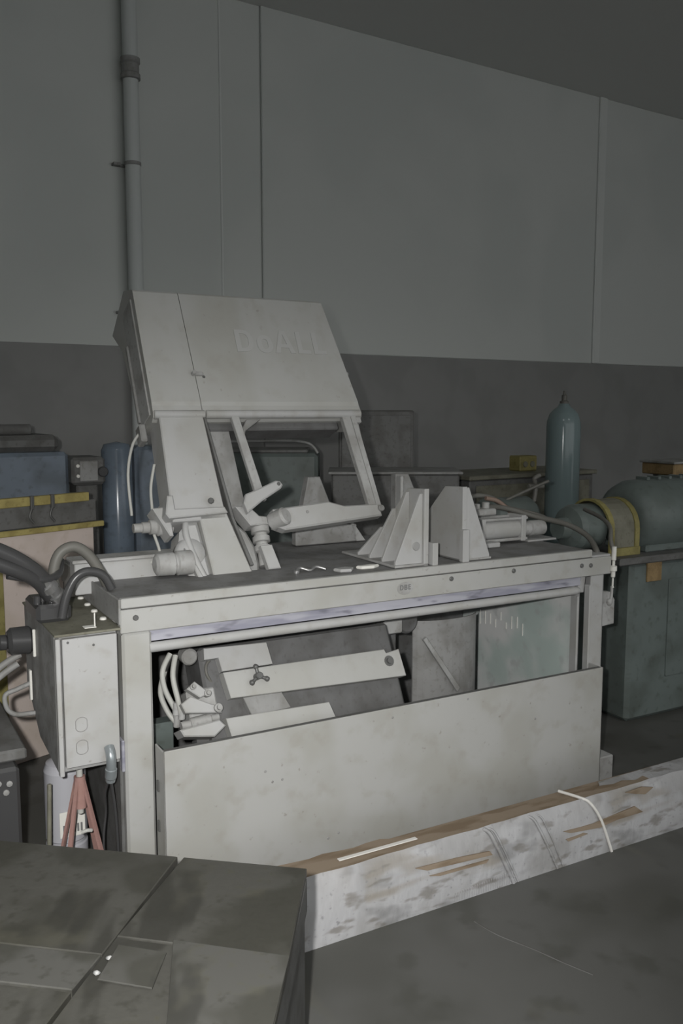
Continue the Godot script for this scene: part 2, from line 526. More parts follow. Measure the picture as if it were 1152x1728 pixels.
func build_saw_frame():
	part("table_bed", sbox(0.0, 1.917, 0.90, 0.976, 0.024, 0.82), M.table, saw, "black oily steel table")
	part("table_edge", sbox(0.0, 1.917, 0.9485, 0.979, 0.0, 0.024), M.paint_warm, saw)
	part("table_edge", sbox(-0.008, 0.0, 0.90, 0.978, 0.0, 0.80, 0.002), M.grey, saw)
	var ap := part("apron", sbox(-0.004, 2.02, 0.873, 0.9455, -0.004, 0.03), M.paint_warm, saw)
	bolts(ap, "bolt", [S(0.042, 0.919, -0.004), S(1.213, 0.928, -0.004), S(1.505, 0.931, -0.004), S(1.855, 0.920, -0.004), S(1.904, 0.917, -0.004)], 0.009, M.bolt)
	# small oval plate with worn dark letters
	var pl := MB.new(Transform3D(Basis.IDENTITY, S(1.012, 0.913, -0.0045)))
	var ov := PackedVector2Array()
	for k in 20:
		ov.append(Vector2(cos(TAU * k / 20) * 0.034, sin(TAU * k / 20) * 0.023))
	pl.extr(ov, 0.0, 0.0015, 0.0005)
	var op := part("maker_plate", pl, M.paint_dull, ap, "small oval plate with worn dark letters")
	text_on("lettering", "DBE", 0.026, M.mark, saw, Transform3D(Basis.IDENTITY, S(1.012, 0.916, -0.0062)), 0.001)
	part("end_block", sbox(1.917, 2.02, 0.9455, 0.955, 0.0, 0.10), M.paint, saw)
	part("guide_channel", sbox(0.085, 1.87, 0.836, 0.873, 0.014, 0.03, 0.001), M.blue_steel, saw, "stained bluish steel strip under the apron")
	var r := MB.new()
	r.lathe(S(0.085, 0.817, 0.012), S(1.868, 0.817, 0.012), [[0.0, 0.0], [0.016, 0.0], [0.016, 1.755], [0.012, 1.772], [0.0, 1.783]], 18)
	part("rail_tube", r, M.paint, saw)
	part("leg", sbox(0.0, 0.092, 0.0, 0.873, 0.0, 0.10, 0.008), M.paint_warm, saw)
	# right leg: folded channel with a gusset at its top
	var rl := MB.new()
	rl.box(S(1.915, 0.0, 0.012), S(1.985, 0.873, 0.0), 0.004)
	rl.box(S(1.975, 0.0, 0.10), S(1.985, 0.873, 0.0), 0.003)
	rl.box(S(1.905, 0.0, 0.03), S(1.918, 0.835, -0.004), 0.004)
	rl.box(S(1.870, 0.0, 0.06), S(1.905, 0.80, 0.05), 0.003)
	rl.box(S(1.863, 0.0, 0.062), S(1.873, 0.79, 0.02), 0.003)
	rl.extr(pv([1.86, 0.80, 1.905, 0.80, 1.915, 0.873, 1.895, 0.873]), -0.05, -0.03, 0.002)
	part("leg", rl, M.paint, saw)
	part("foot", sbox(1.916, 2.012, 0.0, 0.122, -0.06, 0.05, 0.004), M.paint_dull, saw)
	var ear := MB.new()
	ear.extr(pv([1.97, 0.645, 2.072, 0.652, 2.072, 0.755, 2.045, 0.79, 1.97, 0.80]), -0.05, -0.02, 0.003)
	part("mounting_ear", ear, M.paint_dull, saw)
	# splash panel: a folded tray on the front
	var tray := MB.new()
	tray.box(S(0.093, 0.034, -0.075), S(1.916, 0.513, -0.08), 0.0015)
	tray.box(S(0.093, 0.034, 0.0), S(0.099, 0.513, -0.08), 0.0015)
	tray.box(S(1.910, 0.034, 0.0), S(1.916, 0.513, -0.08), 0.0015)
	tray.box(S(0.093, 0.034, 0.0), S(1.916, 0.040, -0.08), 0.0015)
	var ty := part("splash_panel", tray, M.paint_warm, saw, "long pale splash panel with small chips")
	part("panel_lip", sbox(0.096, 1.913, 0.502, 0.512, -0.074, -0.055, 0.001), M.dark, ty)
	for e in [[0.0, 0.30], [0.0, 0.37], [0.0, 0.44], [0.0, 0.22]]:
		pass
	for y0 in [0.37, 0.24]:
		part("hinge_tab", sbox(0.088, 0.096, y0, y0 + 0.035, -0.035, -0.02, 0.001), M.bolt, ty)
	bolts(ty, "rivet", [S(0.49, 0.344, -0.08), S(0.455, 0.343, -0.08), S(0.43, 0.383, -0.08), S(1.565, 0.36, -0.08), S(0.915, 0.478, -0.08), S(1.24, 0.492, -0.08), S(0.70, 0.11, -0.08), S(0.66, 0.10, -0.08)], 0.0045, M.grey)
	# body behind the opening
	part("back_panel", sbox(0.0, 1.88, 0.0, 0.90, 0.80, 0.81), M.iron, saw)
	part("side_panel", sbox(1.876, 1.886, 0.0, 0.90, 0.06, 0.80), M.tank, saw, "pale side panel stained green by coolant")
	part("side_panel", sbox(0.0, 0.01, 0.0, 0.90, 0.10, 0.80), M.grey, saw)
	var bottom := sbox(0.01, 1.876, 0.02, 0.05, -0.07, 0.80)
	part("drip_tray", bottom, M.iron, saw)
	var drips := MB.new()
	var rng := RandomNumberGenerator.new()
	rng.seed = 7
	for k in 9:
		var vv := 0.36 + 0.30 * k / 8.0
		var y1 := 0.60 + rng.randf_range(-0.02, 0.03)
		drips.box(S(1.872, y1 - rng.randf_range(0.02, 0.07), vv + 0.004), S(1.8755, y1, vv), 0.001)
	part("coolant_drips", drips, M.bright, saw).set_meta("kind", "stuff")
	# rail on the table behind the column
	part("carriage_rail", sbox(-0.06, 0.33, 0.935, 1.040, 0.33, 0.40), M.paint, saw)
	part("carriage_rail", sbox(-0.068, 0.33, 1.040, 1.052, 0.32, 0.42), M.paint_dull, saw)

func text_on(called: String, text: String, height: float, m: Material, parent: Node, at: Transform3D, depth: float) -> MeshInstance3D:
	var tm := TextMesh.new()
	var f := SystemFont.new()
	f.font_names = PackedStringArray(["Droid Sans"])
	f.font_weight = 700
	tm.font = f
	tm.text = text
	tm.font_size = 64
	tm.pixel_size = height / 64.0
	tm.depth = depth
	var o := MeshInstance3D.new()
	o.name = called
	o.mesh = tm
	o.material_override = m
	parent.add_child(o, true)
	o.transform = at
	if base_of.has(parent):
		o.position -= base_of[parent]
	return o

func build_saw_box():
	var body := MB.new()
	body.extr(pv([0.02, 0.47, 0.02, 0.888, 0.50, 0.888, 0.50, 0.62, 0.30, 0.49]), -0.195, -0.012, 0.002, Transform3D(Basis(Vector3(0, 0, -1), Vector3(0, 1, 0), Vector3(1, 0, 0)), Vector3.ZERO))
	var box := part("control_box", body, M.grey, saw, "grey sheet metal control box with a pale door")
	part("box_top", sbox(-0.197, 0.0, 0.886, 0.893, -0.002, 0.52, 0.001), M.olive, box)
	var d := part("door", sbox(-0.176, -0.016, 0.487, 0.878, -0.004, 0.018, 0.002), M.paint, box)
	part("door_flange", sbox(-0.195, -0.181, 0.463, 0.880, -0.002, 0.02, 0.002), M.paint, box)
	for yy in [0.616, 0.546]:
		var kn := MB.new(Transform3D(Basis.IDENTITY, S(-0.129, yy, -0.004)))
		var ring := PackedVector2Array()
		for k in 24:
			var a := TAU * k / 24
			ring.append(Vector2(cos(a) * 0.017, sin(a) * 0.014 + (0.008 if sin(a) > 0 else -0.008)))
		var loop: Array = []
		for q in ring:
			loop.append(Vector3(q.x, q.y, 0.0))
		loop.append(loop[0])
		kn.tube(loop, 0.0013, 6, 1)
		part("knockout", kn, M.grey, box)
	bolts(box, "screw", [S(-0.086, 0.852, -0.004), S(-0.160, 0.868, -0.004)], 0.004, M.bolt)
	bolts(box, "bolt", [S(-0.012, 0.893, 0.473), S(-0.016, 0.893, 0.358), S(-0.020, 0.893, 0.25), S(-0.022, 0.893, 0.131)], 0.011, M.bright, Vector3.UP)
	part("box_bracket", sbox(-0.010, 0.0, 0.44, 0.54, 0.0, 0.12), M.blue_steel, saw)
	# galvanised cable fitting hanging from the door corner
	var c := MB.new()
	c.tube([S(-0.052, 0.535, -0.012), S(-0.052, 0.515, -0.03), S(-0.052, 0.48, -0.032), S(-0.053, 0.435, -0.022)], 0.015, 14)
	c.lathe(S(-0.0525, 0.475, -0.032), S(-0.053, 0.43, -0.022), [[0.015, 0.0], [0.0175, 0.002], [0.0175, 0.03], [0.014, 0.036], [0.014, 0.045], [0.0, 0.045]], 14)
	part("cable_fitting", c, M.galv, saw, "shiny galvanised cable fitting")
	c = MB.new()
	c.tube([S(-0.053, 0.44, -0.022), S(-0.045, 0.40, -0.005), S(-0.03, 0.30, 0.02), S(-0.02, 0.15, 0.04), S(-0.02, 0.02, 0.05)], 0.005, 8)
	part("power_cable", c, M.rubber, saw)
	c = MB.new()
	c.tube([S(-0.056, 0.44, -0.02), S(-0.06, 0.38, 0.02), S(-0.05, 0.30, 0.06), S(-0.06, 0.20, 0.06), S(-0.05, 0.01, 0.08)], 0.004, 8)
	part("power_cable", c, M.rubber, saw)
	part("skirt_panel", sbox(-0.012, 0.0, 0.0, 0.48, 0.02, 0.6), M.dark, saw)

func build_saw_inside():
	# lower wheel guard, in the lean of the column
	part("lower_housing", hbox(0.30, 1.05, -0.62, -0.24, 0.035, 0.20, 0.01), M.iron, saw)
	var bar := part("wheel_guard", hpoly([0.358, -0.340, 0.985, -0.345, 0.990, -0.360, 1.046, -0.352, 1.052, -0.452, 0.370, -0.428], -0.01, 0.035), M.paint_warm, saw, "long pale guard bar behind the front opening")
	part("wheel_guard", hpoly([0.341, -0.489, 0.722, -0.496, 0.738, -0.56, 0.352, -0.565], -0.008, 0.035), M.paint_warm, saw)
	part("guard_block", hpoly([0.31, -0.25, 0.537, -0.258, 0.545, -0.335, 0.36, -0.335, 0.355, -0.288, 0.305, -0.288], 0.0, 0.05), M.paint, saw)
	part("guard_block", hpoly([0.42, -0.43, 0.56, -0.43, 0.585, -0.49, 0.44, -0.495], 0.01, 0.05), M.grey, saw)
	var b := MB.new(HT)
	b.lathe(S(0.994, -0.39, -0.008), S(0.994, -0.39, -0.05), [[0.0, 0.0], [0.02, 0.0], [0.02, 0.003], [0.011, 0.003], [0.011, 0.012], [0.0, 0.012]], 14)
	part("bolt", b, M.bolt, bar)
	# three-lobed clamp knob
	var k := MB.new(HT)
	for a in [95.0, 215.0, 335.0]:
		var e := Vector3(0.471, -0.372, 0.03) + Vector3(cos(deg_to_rad(a)), sin(deg_to_rad(a)), 0) * 0.032
		k.tube([Vector3(0.471, -0.372, 0.028), e], 0.006, 8, 2)
		k.lathe(e - Vector3(0, 0, 0.010), e + Vector3(0, 0, 1), [[0.0, 0.0], [0.007, 0.001], [0.010, 0.008], [0.007, 0.016], [0.0, 0.018]], 10, true)
	k.cyl(Vector3(0.471, -0.372, 0.01), Vector3(0.471, -0.372, 0.045), 0.012, 0.002, 12)
	part("clamp_knob", k, M.bolt, bar, "three-lobed dark clamp knob")
	# feed valve with its hoses at the opening's end
	part("valve_block", hbox(0.235, 0.335, -0.50, -0.375, 0.03, 0.12, 0.006), M.paint_dull, saw)
	var vb := MB.new(HT)
	vb.extr(pv([0.20, -0.42, 0.235, -0.40, 0.30, -0.435, 0.33, -0.445, 0.33, -0.468, 0.21, -0.450]), -0.02, 0.01, 0.003)
	vb.extr(pv([0.225, -0.375, 0.255, -0.355, 0.30, -0.40, 0.265, -0.41]), -0.02, 0.015, 0.003)
	part("valve_lever", vb, M.paint, saw)
	vb = MB.new(HT)
	vb.extr(pv([0.18, -0.500, 0.315, -0.490, 0.333, -0.512, 0.29, -0.540, 0.19, -0.523]), -0.06, 0.02, 0.004)
	part("valve_shelf", vb, M.paint, saw)
	for e in [[0.318, -0.452, 0.014], [0.29, -0.40, 0.011], [0.245, -0.372, 0.010]]:
		vb = MB.new(HT)
		vb.lathe(S(e[0], e[1], 0.0), S(e[0], e[1], -1.0), [[0.0, 0.0], [e[2], 0.0], [e[2], 0.022], [e[2] * 0.6, 0.024], [e[2] * 0.6, 0.034], [0.0, 0.034]], 14)
		part("pivot_boss", vb, M.paint_dull, saw)
	vb = MB.new(HT)
	vb.lathe(S(0.20, -0.485, 0.03), S(0.34, -0.475, 0.03), [[0.0, 0.0], [0.014, 0.0], [0.014, 0.03], [0.019, 0.032], [0.019, 0.10], [0.012, 0.104], [0.012, 0.13], [0.0, 0.13]], 14)
	part("valve_spool", vb, M.paint_dull, saw)
	vb = MB.new(HT)
	vb.tube([S(0.33, -0.36, 0.04), S(0.315, -0.33, 0.03), S(0.32, -0.30, 0.03), S(0.345, -0.28, 0.04)], 0.005, 8)
	part("oil_line", vb, M.hose, saw)
	part("valve_post", hbox(0.255, 0.30, -0.75, -0.53, 0.06, 0.12, 0.004), M.iron, saw)
	var hs := [[S(0.20, 0.745, 0.16), S(0.168, 0.70, 0.14), S(0.17, 0.64, 0.13), S(0.20, 0.565, 0.11)], [S(0.215, 0.74, 0.15), S(0.195, 0.68, 0.12), S(0.205, 0.60, 0.10), S(0.215, 0.55, 0.10)], [S(0.18, 0.69, 0.16), S(0.165, 0.62, 0.16), S(0.18, 0.56, 0.14), S(0.205, 0.52, 0.12)]]
	for h in hs:
		b = MB.new()
		b.tube(h, 0.009, 10)
		var hh := part("coolant_hose", b, M.hose_pale, saw)
		b = MB.new()
		b.cyl(h[3] + Vector3(0, 0.03, 0), h[3] + Vector3(0, -0.012, 0), 0.012, 0.002, 10)
		part("ferrule", b, M.paint_dull, hh)
	b = MB.new()
	b.cyl(S(0.255, 0.735, 0.17), S(0.255, 0.735, 0.12), 0.028, 0.006, 16)
	part("pulley", b, M.grey, saw)
	part("green_guard", sbox(0.02, 0.22, 0.36, 0.50, 0.20, 0.26), M.green, saw)
	part("motor_case", sbox(0.27, 0.62, 0.70, 0.86, 0.30, 0.50, 0.02), M.iron, saw)
	# curved chute sheet with its diagonal rib
	var sh := MB.new()
	var arc: Array = []
	for i in 13:
		var a := PI * (0.08 + 0.84 * i / 12.0)
		arc.append(Vector2(1.44 - cos(a) * 0.165, 0.36 - sin(a) * 0.07))
	for i in range(12, -1, -1):
		arc.append(arc[i] + Vector2(0, 0.006))
	var up := Transform3D(Basis(Vector3(1, 0, 0), Vector3(0, 0, -1), Vector3(0, 1, 0)), Vector3.ZERO)
	sh.extr(PackedVector2Array(arc), 0.05, 0.69, 0.0, up)
	var ch := part("chip_chute", sh, M.sheet, saw, "curved grey sheet metal chute")
	var rb := MB.new()
	rb.extr(pv([1.283, 0.625, 1.298, 0.635, 1.47, 0.40, 1.455, 0.385]), -0.285, -0.27, 0.002)
	part("rib", rb, M.paint_dull, ch)
	part("hanger", sbox(1.10, 1.19, 0.665, 0.72, 0.28, 0.36, 0.005), M.paint_dull, saw)
	b = MB.new()
	b.cyl(S(1.23, 0.70, 0.42), S(1.23, 0.70, 0.30), 0.05, 0.01, 18)
	part("drive_hub", b, M.iron, saw)
	part("strut", sbox(1.18, 1.25, 0.05, 0.70, 0.42, 0.48, 0.004), M.iron, saw)

func build_saw_column():
	part("column", hpoly([0.280, 0.20, 0.295, 0.60, 0.462, 0.60, 0.478, 0.20], 0.0, 0.13, 0.004), M.paint, saw, "leaning pale column of folded sheet")
	var fl := MB.new(HT)
	fl.extr(pv([0.252, 0.225, 0.268, 0.29, 0.288, 0.29, 0.288, 0.24, 0.470, 0.238, 0.478, 0.216, 0.262, 0.207]), -0.10, 0.022, 0.004)
	var c := part("column_flange", fl, M.paint, saw)
	bolts(c, "bolt", [HT * S(0.422, 0.262, -0.02)], 0.011, M.bolt, HT.basis.z)
	part("lower_column", hpoly([0.378, 0.222, 0.482, 0.222, 0.540, -0.02, 0.392, -0.02], 0.0, 0.10, 0.004), M.paint_warm, saw)
	# rounded castings either side of it
	var a := MB.new(HT)
	var arc := PackedVector2Array()
	for p in [[0.375, 0.20], [0.335, 0.20], [0.305, 0.17], [0.292, 0.12], [0.300, 0.06], [0.318, -0.02], [0.395, -0.02]]:
		arc.append(Vector2(p[0], p[1]))
	a.extr(arc, -0.14, -0.012, 0.014)
	a.lathe(S(0.33, 0.09, 0.05), S(0.33, 0.09, -1.0), [[0.0, 0.0], [0.055, 0.0], [0.055, 0.03], [0.045, 0.045], [0.0, 0.05]], 20, true)
	part("wheel_casting", a, M.paint, saw)
	a = MB.new(HT)
	a.tube([S(0.335, 0.205, 0.03), S(0.322, 0.15, 0.012), S(0.335, 0.07, 0.006), S(0.362, -0.015, 0.008)], 0.012, 10)
	part("casting_rib", a, M.paint, saw)
	a = MB.new(HT)
	a.extr(pv([0.30, 0.10, 0.312, 0.085, 0.355, -0.02, 0.335, -0.02]), -0.03, 0.012, 0.003)
	part("casting_rib", a, M.paint, saw)
	a = MB.new(HT)
	a.extr(pv([0.485, 0.19, 0.520, 0.185, 0.552, 0.15, 0.575, 0.09, 0.578, 0.03, 0.570, -0.02, 0.535, -0.02]), -0.15, -0.015, 0.012)
	part("wheel_casting", a, M.grey, saw)
	part("column_face", hpoly([0.478, 0.58, 0.578, 0.585, 0.585, 0.24, 0.50, 0.24], 0.06, 0.10), M.grey, saw, "dull grey backing sheet beside the column")
	part("column_trim", hpoly([0.462, 0.595, 0.470, 0.595, 0.505, 0.20, 0.545, 0.02, 0.532, 0.02, 0.495, 0.20], -0.004, 0.05), M.dark, saw)
	# feed screw housing on the left
	var k := MB.new(HT)
	k.lathe(S(0.30, 0.215, 0.09), S(0.0, 0.215, 0.09), [[0.0, 0.0], [0.034, 0.0], [0.034, 0.05], [0.026, 0.056], [0.026, 0.078], [0.020, 0.08], [0.020, 0.104], [0.0165, 0.106], [0.0165, 0.135], [0.0, 0.137]], 18)
	part("feed_knob", k, M.paint_dull, saw)
	k = MB.new(HT)
	k.extr(pv([0.225, 0.265, 0.285, 0.268, 0.285, 0.16, 0.272, 0.16]), -0.11, -0.03, 0.004)
	part("feed_bracket", k, M.paint, saw)
	k = MB.new()
	k.lathe(S(0.318, 1.024, 0.272), S(0.0, 1.024, 0.272), [[0.0, 0.0], [0.042, 0.0], [0.042, 0.050], [0.035, 0.055], [0.035, 0.060], [0.040, 0.064], [0.038, 0.120], [0.026, 0.128], [0.0, 0.128]], 22)
	part("pivot_drum", k, M.paint_dull, saw)
	# stacked collars and small plate on the other side
	k = MB.new(HT)
	k.lathe(S(0.60, 0.02, 0.03), S(0.612, 0.2, 0.03), [[0.0, 0.0], [0.02, 0.0], [0.02, 0.05], [0.030, 0.055], [0.030, 0.075], [0.022, 0.078], [0.022, 0.088], [0.032, 0.09], [0.032, 0.11], [0.024, 0.113], [0.024, 0.122], [0.034, 0.125], [0.034, 0.16], [0.0, 0.162]], 16)
	part("guide_collars", k, M.paint_dull, saw)
	part("guide_plate", hpoly([0.578, 0.085, 0.622, 0.085, 0.640, -0.005, 0.592, -0.005], -0.02, 0.01, 0.003), M.paint, saw)
	part("guide_block", hpoly([0.515, 0.24, 0.565, 0.242, 0.60, 0.20, 0.63, 0.195, 0.63, 0.165, 0.56, 0.165], -0.01, 0.06, 0.004), M.paint_dull, saw)

func build_saw_head():
	# upper wheel housing: a profile seen from its end, pulled along the head
	var prof := [0.004, 0.645, 0.0, 0.66, 0.0, 1.115, 0.006, 1.125, 0.10, 1.178, 0.118, 1.176, 0.33, 1.115, 0.235, 0.99, 0.16, 0.60, 0.035, 0.592, 0.012, 0.602, 0.003, 0.618]
	var lid := MB.new(HT)
	taper(lid, prof, 0.276, 0.462, 0.276, 0.450)
	var head := part("head_housing", lid, M.paint_warm, saw, "pale sheet metal upper wheel housing")
	var door := MB.new(HT)
	taper(door, prof, 0.4645, 1.138, 0.4525, 1.070)
	var dr := part("head_door", door, M.paint_warm, saw, "wide hinged door of the upper wheel housing")
	# rolled lower edge of the door and housing
	for e in [[0.279, 0.472], [0.476, 1.136]]:
		var r := MB.new(HT)
		r.cyl(S(e[0], 0.612, 0.010), S(e[1], 0.612, 0.010), 0.0165, 0.003, 16)
		part("rolled_edge", r, M.paint, head if e[0] < 0.3 else dr)
	var l := MB.new(HT)
	l.box(S(0.445, 0.765, 0.002), S(0.49, 0.778, -0.012), 0.003)
	l.cyl(S(0.452, 0.772, 0.0), S(0.452, 0.772, -0.022), 0.008, 0.002, 10)
	part("latch", l, M.paint_dull, head)
	bolts(dr, "screw", [HT * S(0.493, 0.762, 0.0)], 0.006, M.bolt, HT.basis.z)
	l = MB.new(HT)
	l.box(S(1.108, 0.79, 0.05), S(1.125, 0.86, 0.02), 0.003)
	l.lathe(S(1.125, 0.80, 0.03), S(1.2, 0.80, 0.03), [[0.0, 0.0], [0.009, 0.002], [0.010, 0.009], [0.0, 0.016]], 10, true)
	part("hinge", l, M.paint_dull, dr)
	text_on("raised_lettering", "DoALL", 0.135, M.logo, saw, HT * Transform3D(Basis.IDENTITY, S(0.842, 0.92, 0.0)), 0.004)
	# seam strip and hinge line on the near end of the housing
	part("end_cover", hbox(0.270, 0.277, 0.62, 1.10, 0.03, 0.15, 0.002), M.paint_dull, head)
	var cap := MB.new(HT)
	cap.box(S(0.262, 0.64, 0.155), S(0.272, 0.96, 0.135), 0.003)
	part("end_strip", cap, M.grey, head)
	part("neck", hbox(0.33, 1.05, 0.565, 0.60, 0.05, 0.14, 0.006), M.iron, saw)
	# narrow guard over the blade, and the far post
	part("blade_guard", hpoly([0.572, 0.60, 0.603, 0.60, 0.646, 0.262, 0.612, 0.262], 0.0, 0.02), M.paint_dull, saw)
	var gs := MB.new(HT)
	gs.extr(pv([0.61, 0.50, 0.628, 0.55, 0.665, 0.575, 0.70, 0.597, 0.64, 0.597, 0.612, 0.55]), -0.06, -0.02, 0.003)
	part("corner_gusset", gs, M.grey, saw)
	var post := MB.new(HT)
	post.extr(pv([1.048, 0.60, 1.085, 0.60, 1.108, 0.205, 1.076, 0.205]), -0.03, -0.004, 0.002)
	post.extr(pv([1.085, 0.60, 1.108, 0.60, 1.128, 0.205, 1.108, 0.205]), -0.06, -0.0, 0.002)
	part("guide_post", post, M.paint_dull, saw)
	l = MB.new(HT)
	l.box(S(1.112, 0.52, 0.04), S(1.126, 0.585, 0.02), 0.002)
	l.box(S(1.105, 0.57, 0.03), S(1.13, 0.595, 0.0), 0.003)
	part("post_clip", l, M.paint_dull, saw)
	# blade guide arm with its knuckle, and the crank lever
	var arm := MB.new(HT)
	arm.extr(pv([0.665, 0.225, 0.90, 0.243, 0.965, 0.222, 1.120, 0.222, 1.122, 0.172, 0.70, 0.142, 0.66, 0.16]), -0.05, 0.0, 0.006)
	var ga := part("guide_arm", arm, M.paint, saw, "pale horizontal blade guide arm")
	bolts(ga, "bolt", [HT * S(0.80, 0.205, -0.001)], 0.006, M.grey, HT.basis.z)
	var kn := MB.new(HT)
	kn.cyl(S(0.665, 0.185, 0.04), S(0.70, 0.19, -0.025), 0.034, 0.008, 18)
	part("knuckle", kn, M.paint_dull, ga)
	kn = MB.new(HT)
	kn.cyl(S(1.12, 0.20, 0.03), S(1.12, 0.20, -0.012), 0.013, 0.003, 12)
	part("end_screw", kn, M.grey, ga)
	var cr := MB.new(HT)
	cr.extr(pv([0.542, 0.20, 0.534, 0.24, 0.548, 0.272, 0.58, 0.282, 0.675, 0.318, 0.692, 0.315, 0.70, 0.300, 0.69, 0.287, 0.605, 0.242, 0.575, 0.222]), 0.02, 0.05, 0.005)
	var lev := part("crank_lever", cr, M.paint, saw)
	kn = MB.new(HT)
	kn.cyl(S(0.682, 0.303, 0.0), S(0.682, 0.303, -0.054), 0.007, 0.002, 10)
	part("pin", kn, M.bolt, lev)
	# air lines down the near end of the column
	for h in [[HT * S(0.262, 0.60, 0.13), HT * S(0.225, 0.55, 0.14), HT * S(0.195, 0.44, 0.15), HT * S(0.20, 0.30, 0.2)], [HT * S(0.268, 0.44, 0.06), HT * S(0.248, 0.36, 0.08), HT * S(0.243, 0.28, 0.09)], [HT * S(0.238, 0.19, 0.10), HT * S(0.245, 0.12, 0.09), HT * S(0.235, 0.06, 0.09), S(0.19, 1.03, 0.30)]]:
		var t := MB.new()
		t.tube(h, 0.0055, 8)
		part("air_line", t, M.hose_pale, saw)
	var ft := MB.new(HT)
	ft.box(S(0.250, 0.55, 0.16), S(0.275, 0.62, 0.10), 0.005)
	part("line_fitting", ft, M.grey, saw)

# extrude a (behind, up) profile along the head; the ends lean so that the head narrows upwards
func taper(m: MB, prof: Array, u0b: float, u1b: float, u0t: float, u1t: float):
	var p := pv(prof)
	if Geometry2D.is_polygon_clockwise(p):
		p.reverse()
	var at := func(q: Vector2, e: int) -> Vector3:
		var t := (q.y - 0.63) / (1.12 - 0.63)
		return Vector3(lerpf(u0b, u0t, t) if e == 0 else lerpf(u1b, u1t, t), q.y, -q.x)
	m.flat()
	for i in p.size():
		var j := (i + 1) % p.size()
		var o2 := Vector2(p[j].y - p[i].y, p[i].x - p[j].x)
		m.quad(at.call(p[i], 0), at.call(p[j], 0), at.call(p[j], 1), at.call(p[i], 1), Vector3(0, o2.y, -o2.x))
	var idx := Geometry2D.triangulate_polygon(p)
	for k in range(0, idx.size(), 3):
		m.tri(at.call(p[idx[k]], 0), at.call(p[idx[k + 1]], 0), at.call(p[idx[k + 2]], 0), Vector3(-1, 0, 0))
		m.tri(at.call(p[idx[k]], 1), at.call(p[idx[k + 1]], 1), at.call(p[idx[k + 2]], 1), Vector3(1, 0, 0))

# right-angled gusset: upright edge at u0, foot at u1
func gusset(u0: float, u1: float, h: float, v: float, t := 0.012) -> MB:
	var m := MB.new()
	var s := signf(u1 - u0)
	m.extr(pv([u0, 0.986, u0, 0.978 + h, u0 + s * 0.012, 0.978 + h, u1, 0.996, u1, 0.986]), -v - t, -v, 0.0015)
	return m

func jaw(v0: float, mirror: bool, uf: float, front: bool):
	var s := 1.0 if mirror else -1.0
	var prof := [v0, 0.978, v0, 1.258, v0 + 0.115, 1.252, v0 + 0.38, 1.0, v0 + 0.38, 0.978]
	var j := part("vise_jaw", side_poly(prof, uf, uf + s * 0.02, 0.002), M.paint, saw, "pale triangular vise jaw with gussets")
	if not mirror:
		for k in 4:
			var dv := [0.012, 0.10, 0.19, 0.275][k] as float
			var h := (0.262 if dv < 0.115 else 0.262 - (dv - 0.115) * 0.95)
			part("gusset", gusset(uf - 0.02, uf - 0.135, h, v0 + dv), M.paint, j)
		part("base_plate", sbox(uf - 0.145, uf, 0.978, 0.987, v0, v0 + 0.39, 0.002), M.paint_dull, j)
		if front:
			part("stop_block", sbox(uf + 0.004, uf + 0.028, 0.979, 1.062, v0 - 0.022, v0 + 0.01, 0.002), M.paint, j)
			var b := MB.new()
			b.cyl(S(uf - 0.047, 1.050, v0 + 0.02), S(uf - 0.047, 1.050, v0 + 0.009), 0.016, 0.002, 16)
			part("plug", b, M.grey, j)
	else:
		part("gusset", gusset(uf + 0.02, uf + 0.132, 0.276, v0 + 0.004, 0.014), M.paint, j)
		part("gusset", gusset(uf + 0.02, uf + 0.132, 0.20, v0 + 0.2, 0.014), M.paint, j)
		part("base_plate", sbox(uf, uf + 0.14, 0.978, 0.987, v0 + 0.002, v0 + 0.38, 0.002), M.paint_dull, j)
		if front:
			part("stop_block", sbox(uf - 0.012, uf + 0.018, 0.979, 1.10, v0 - 0.022, v0 + 0.002, 0.002), M.paint, j)

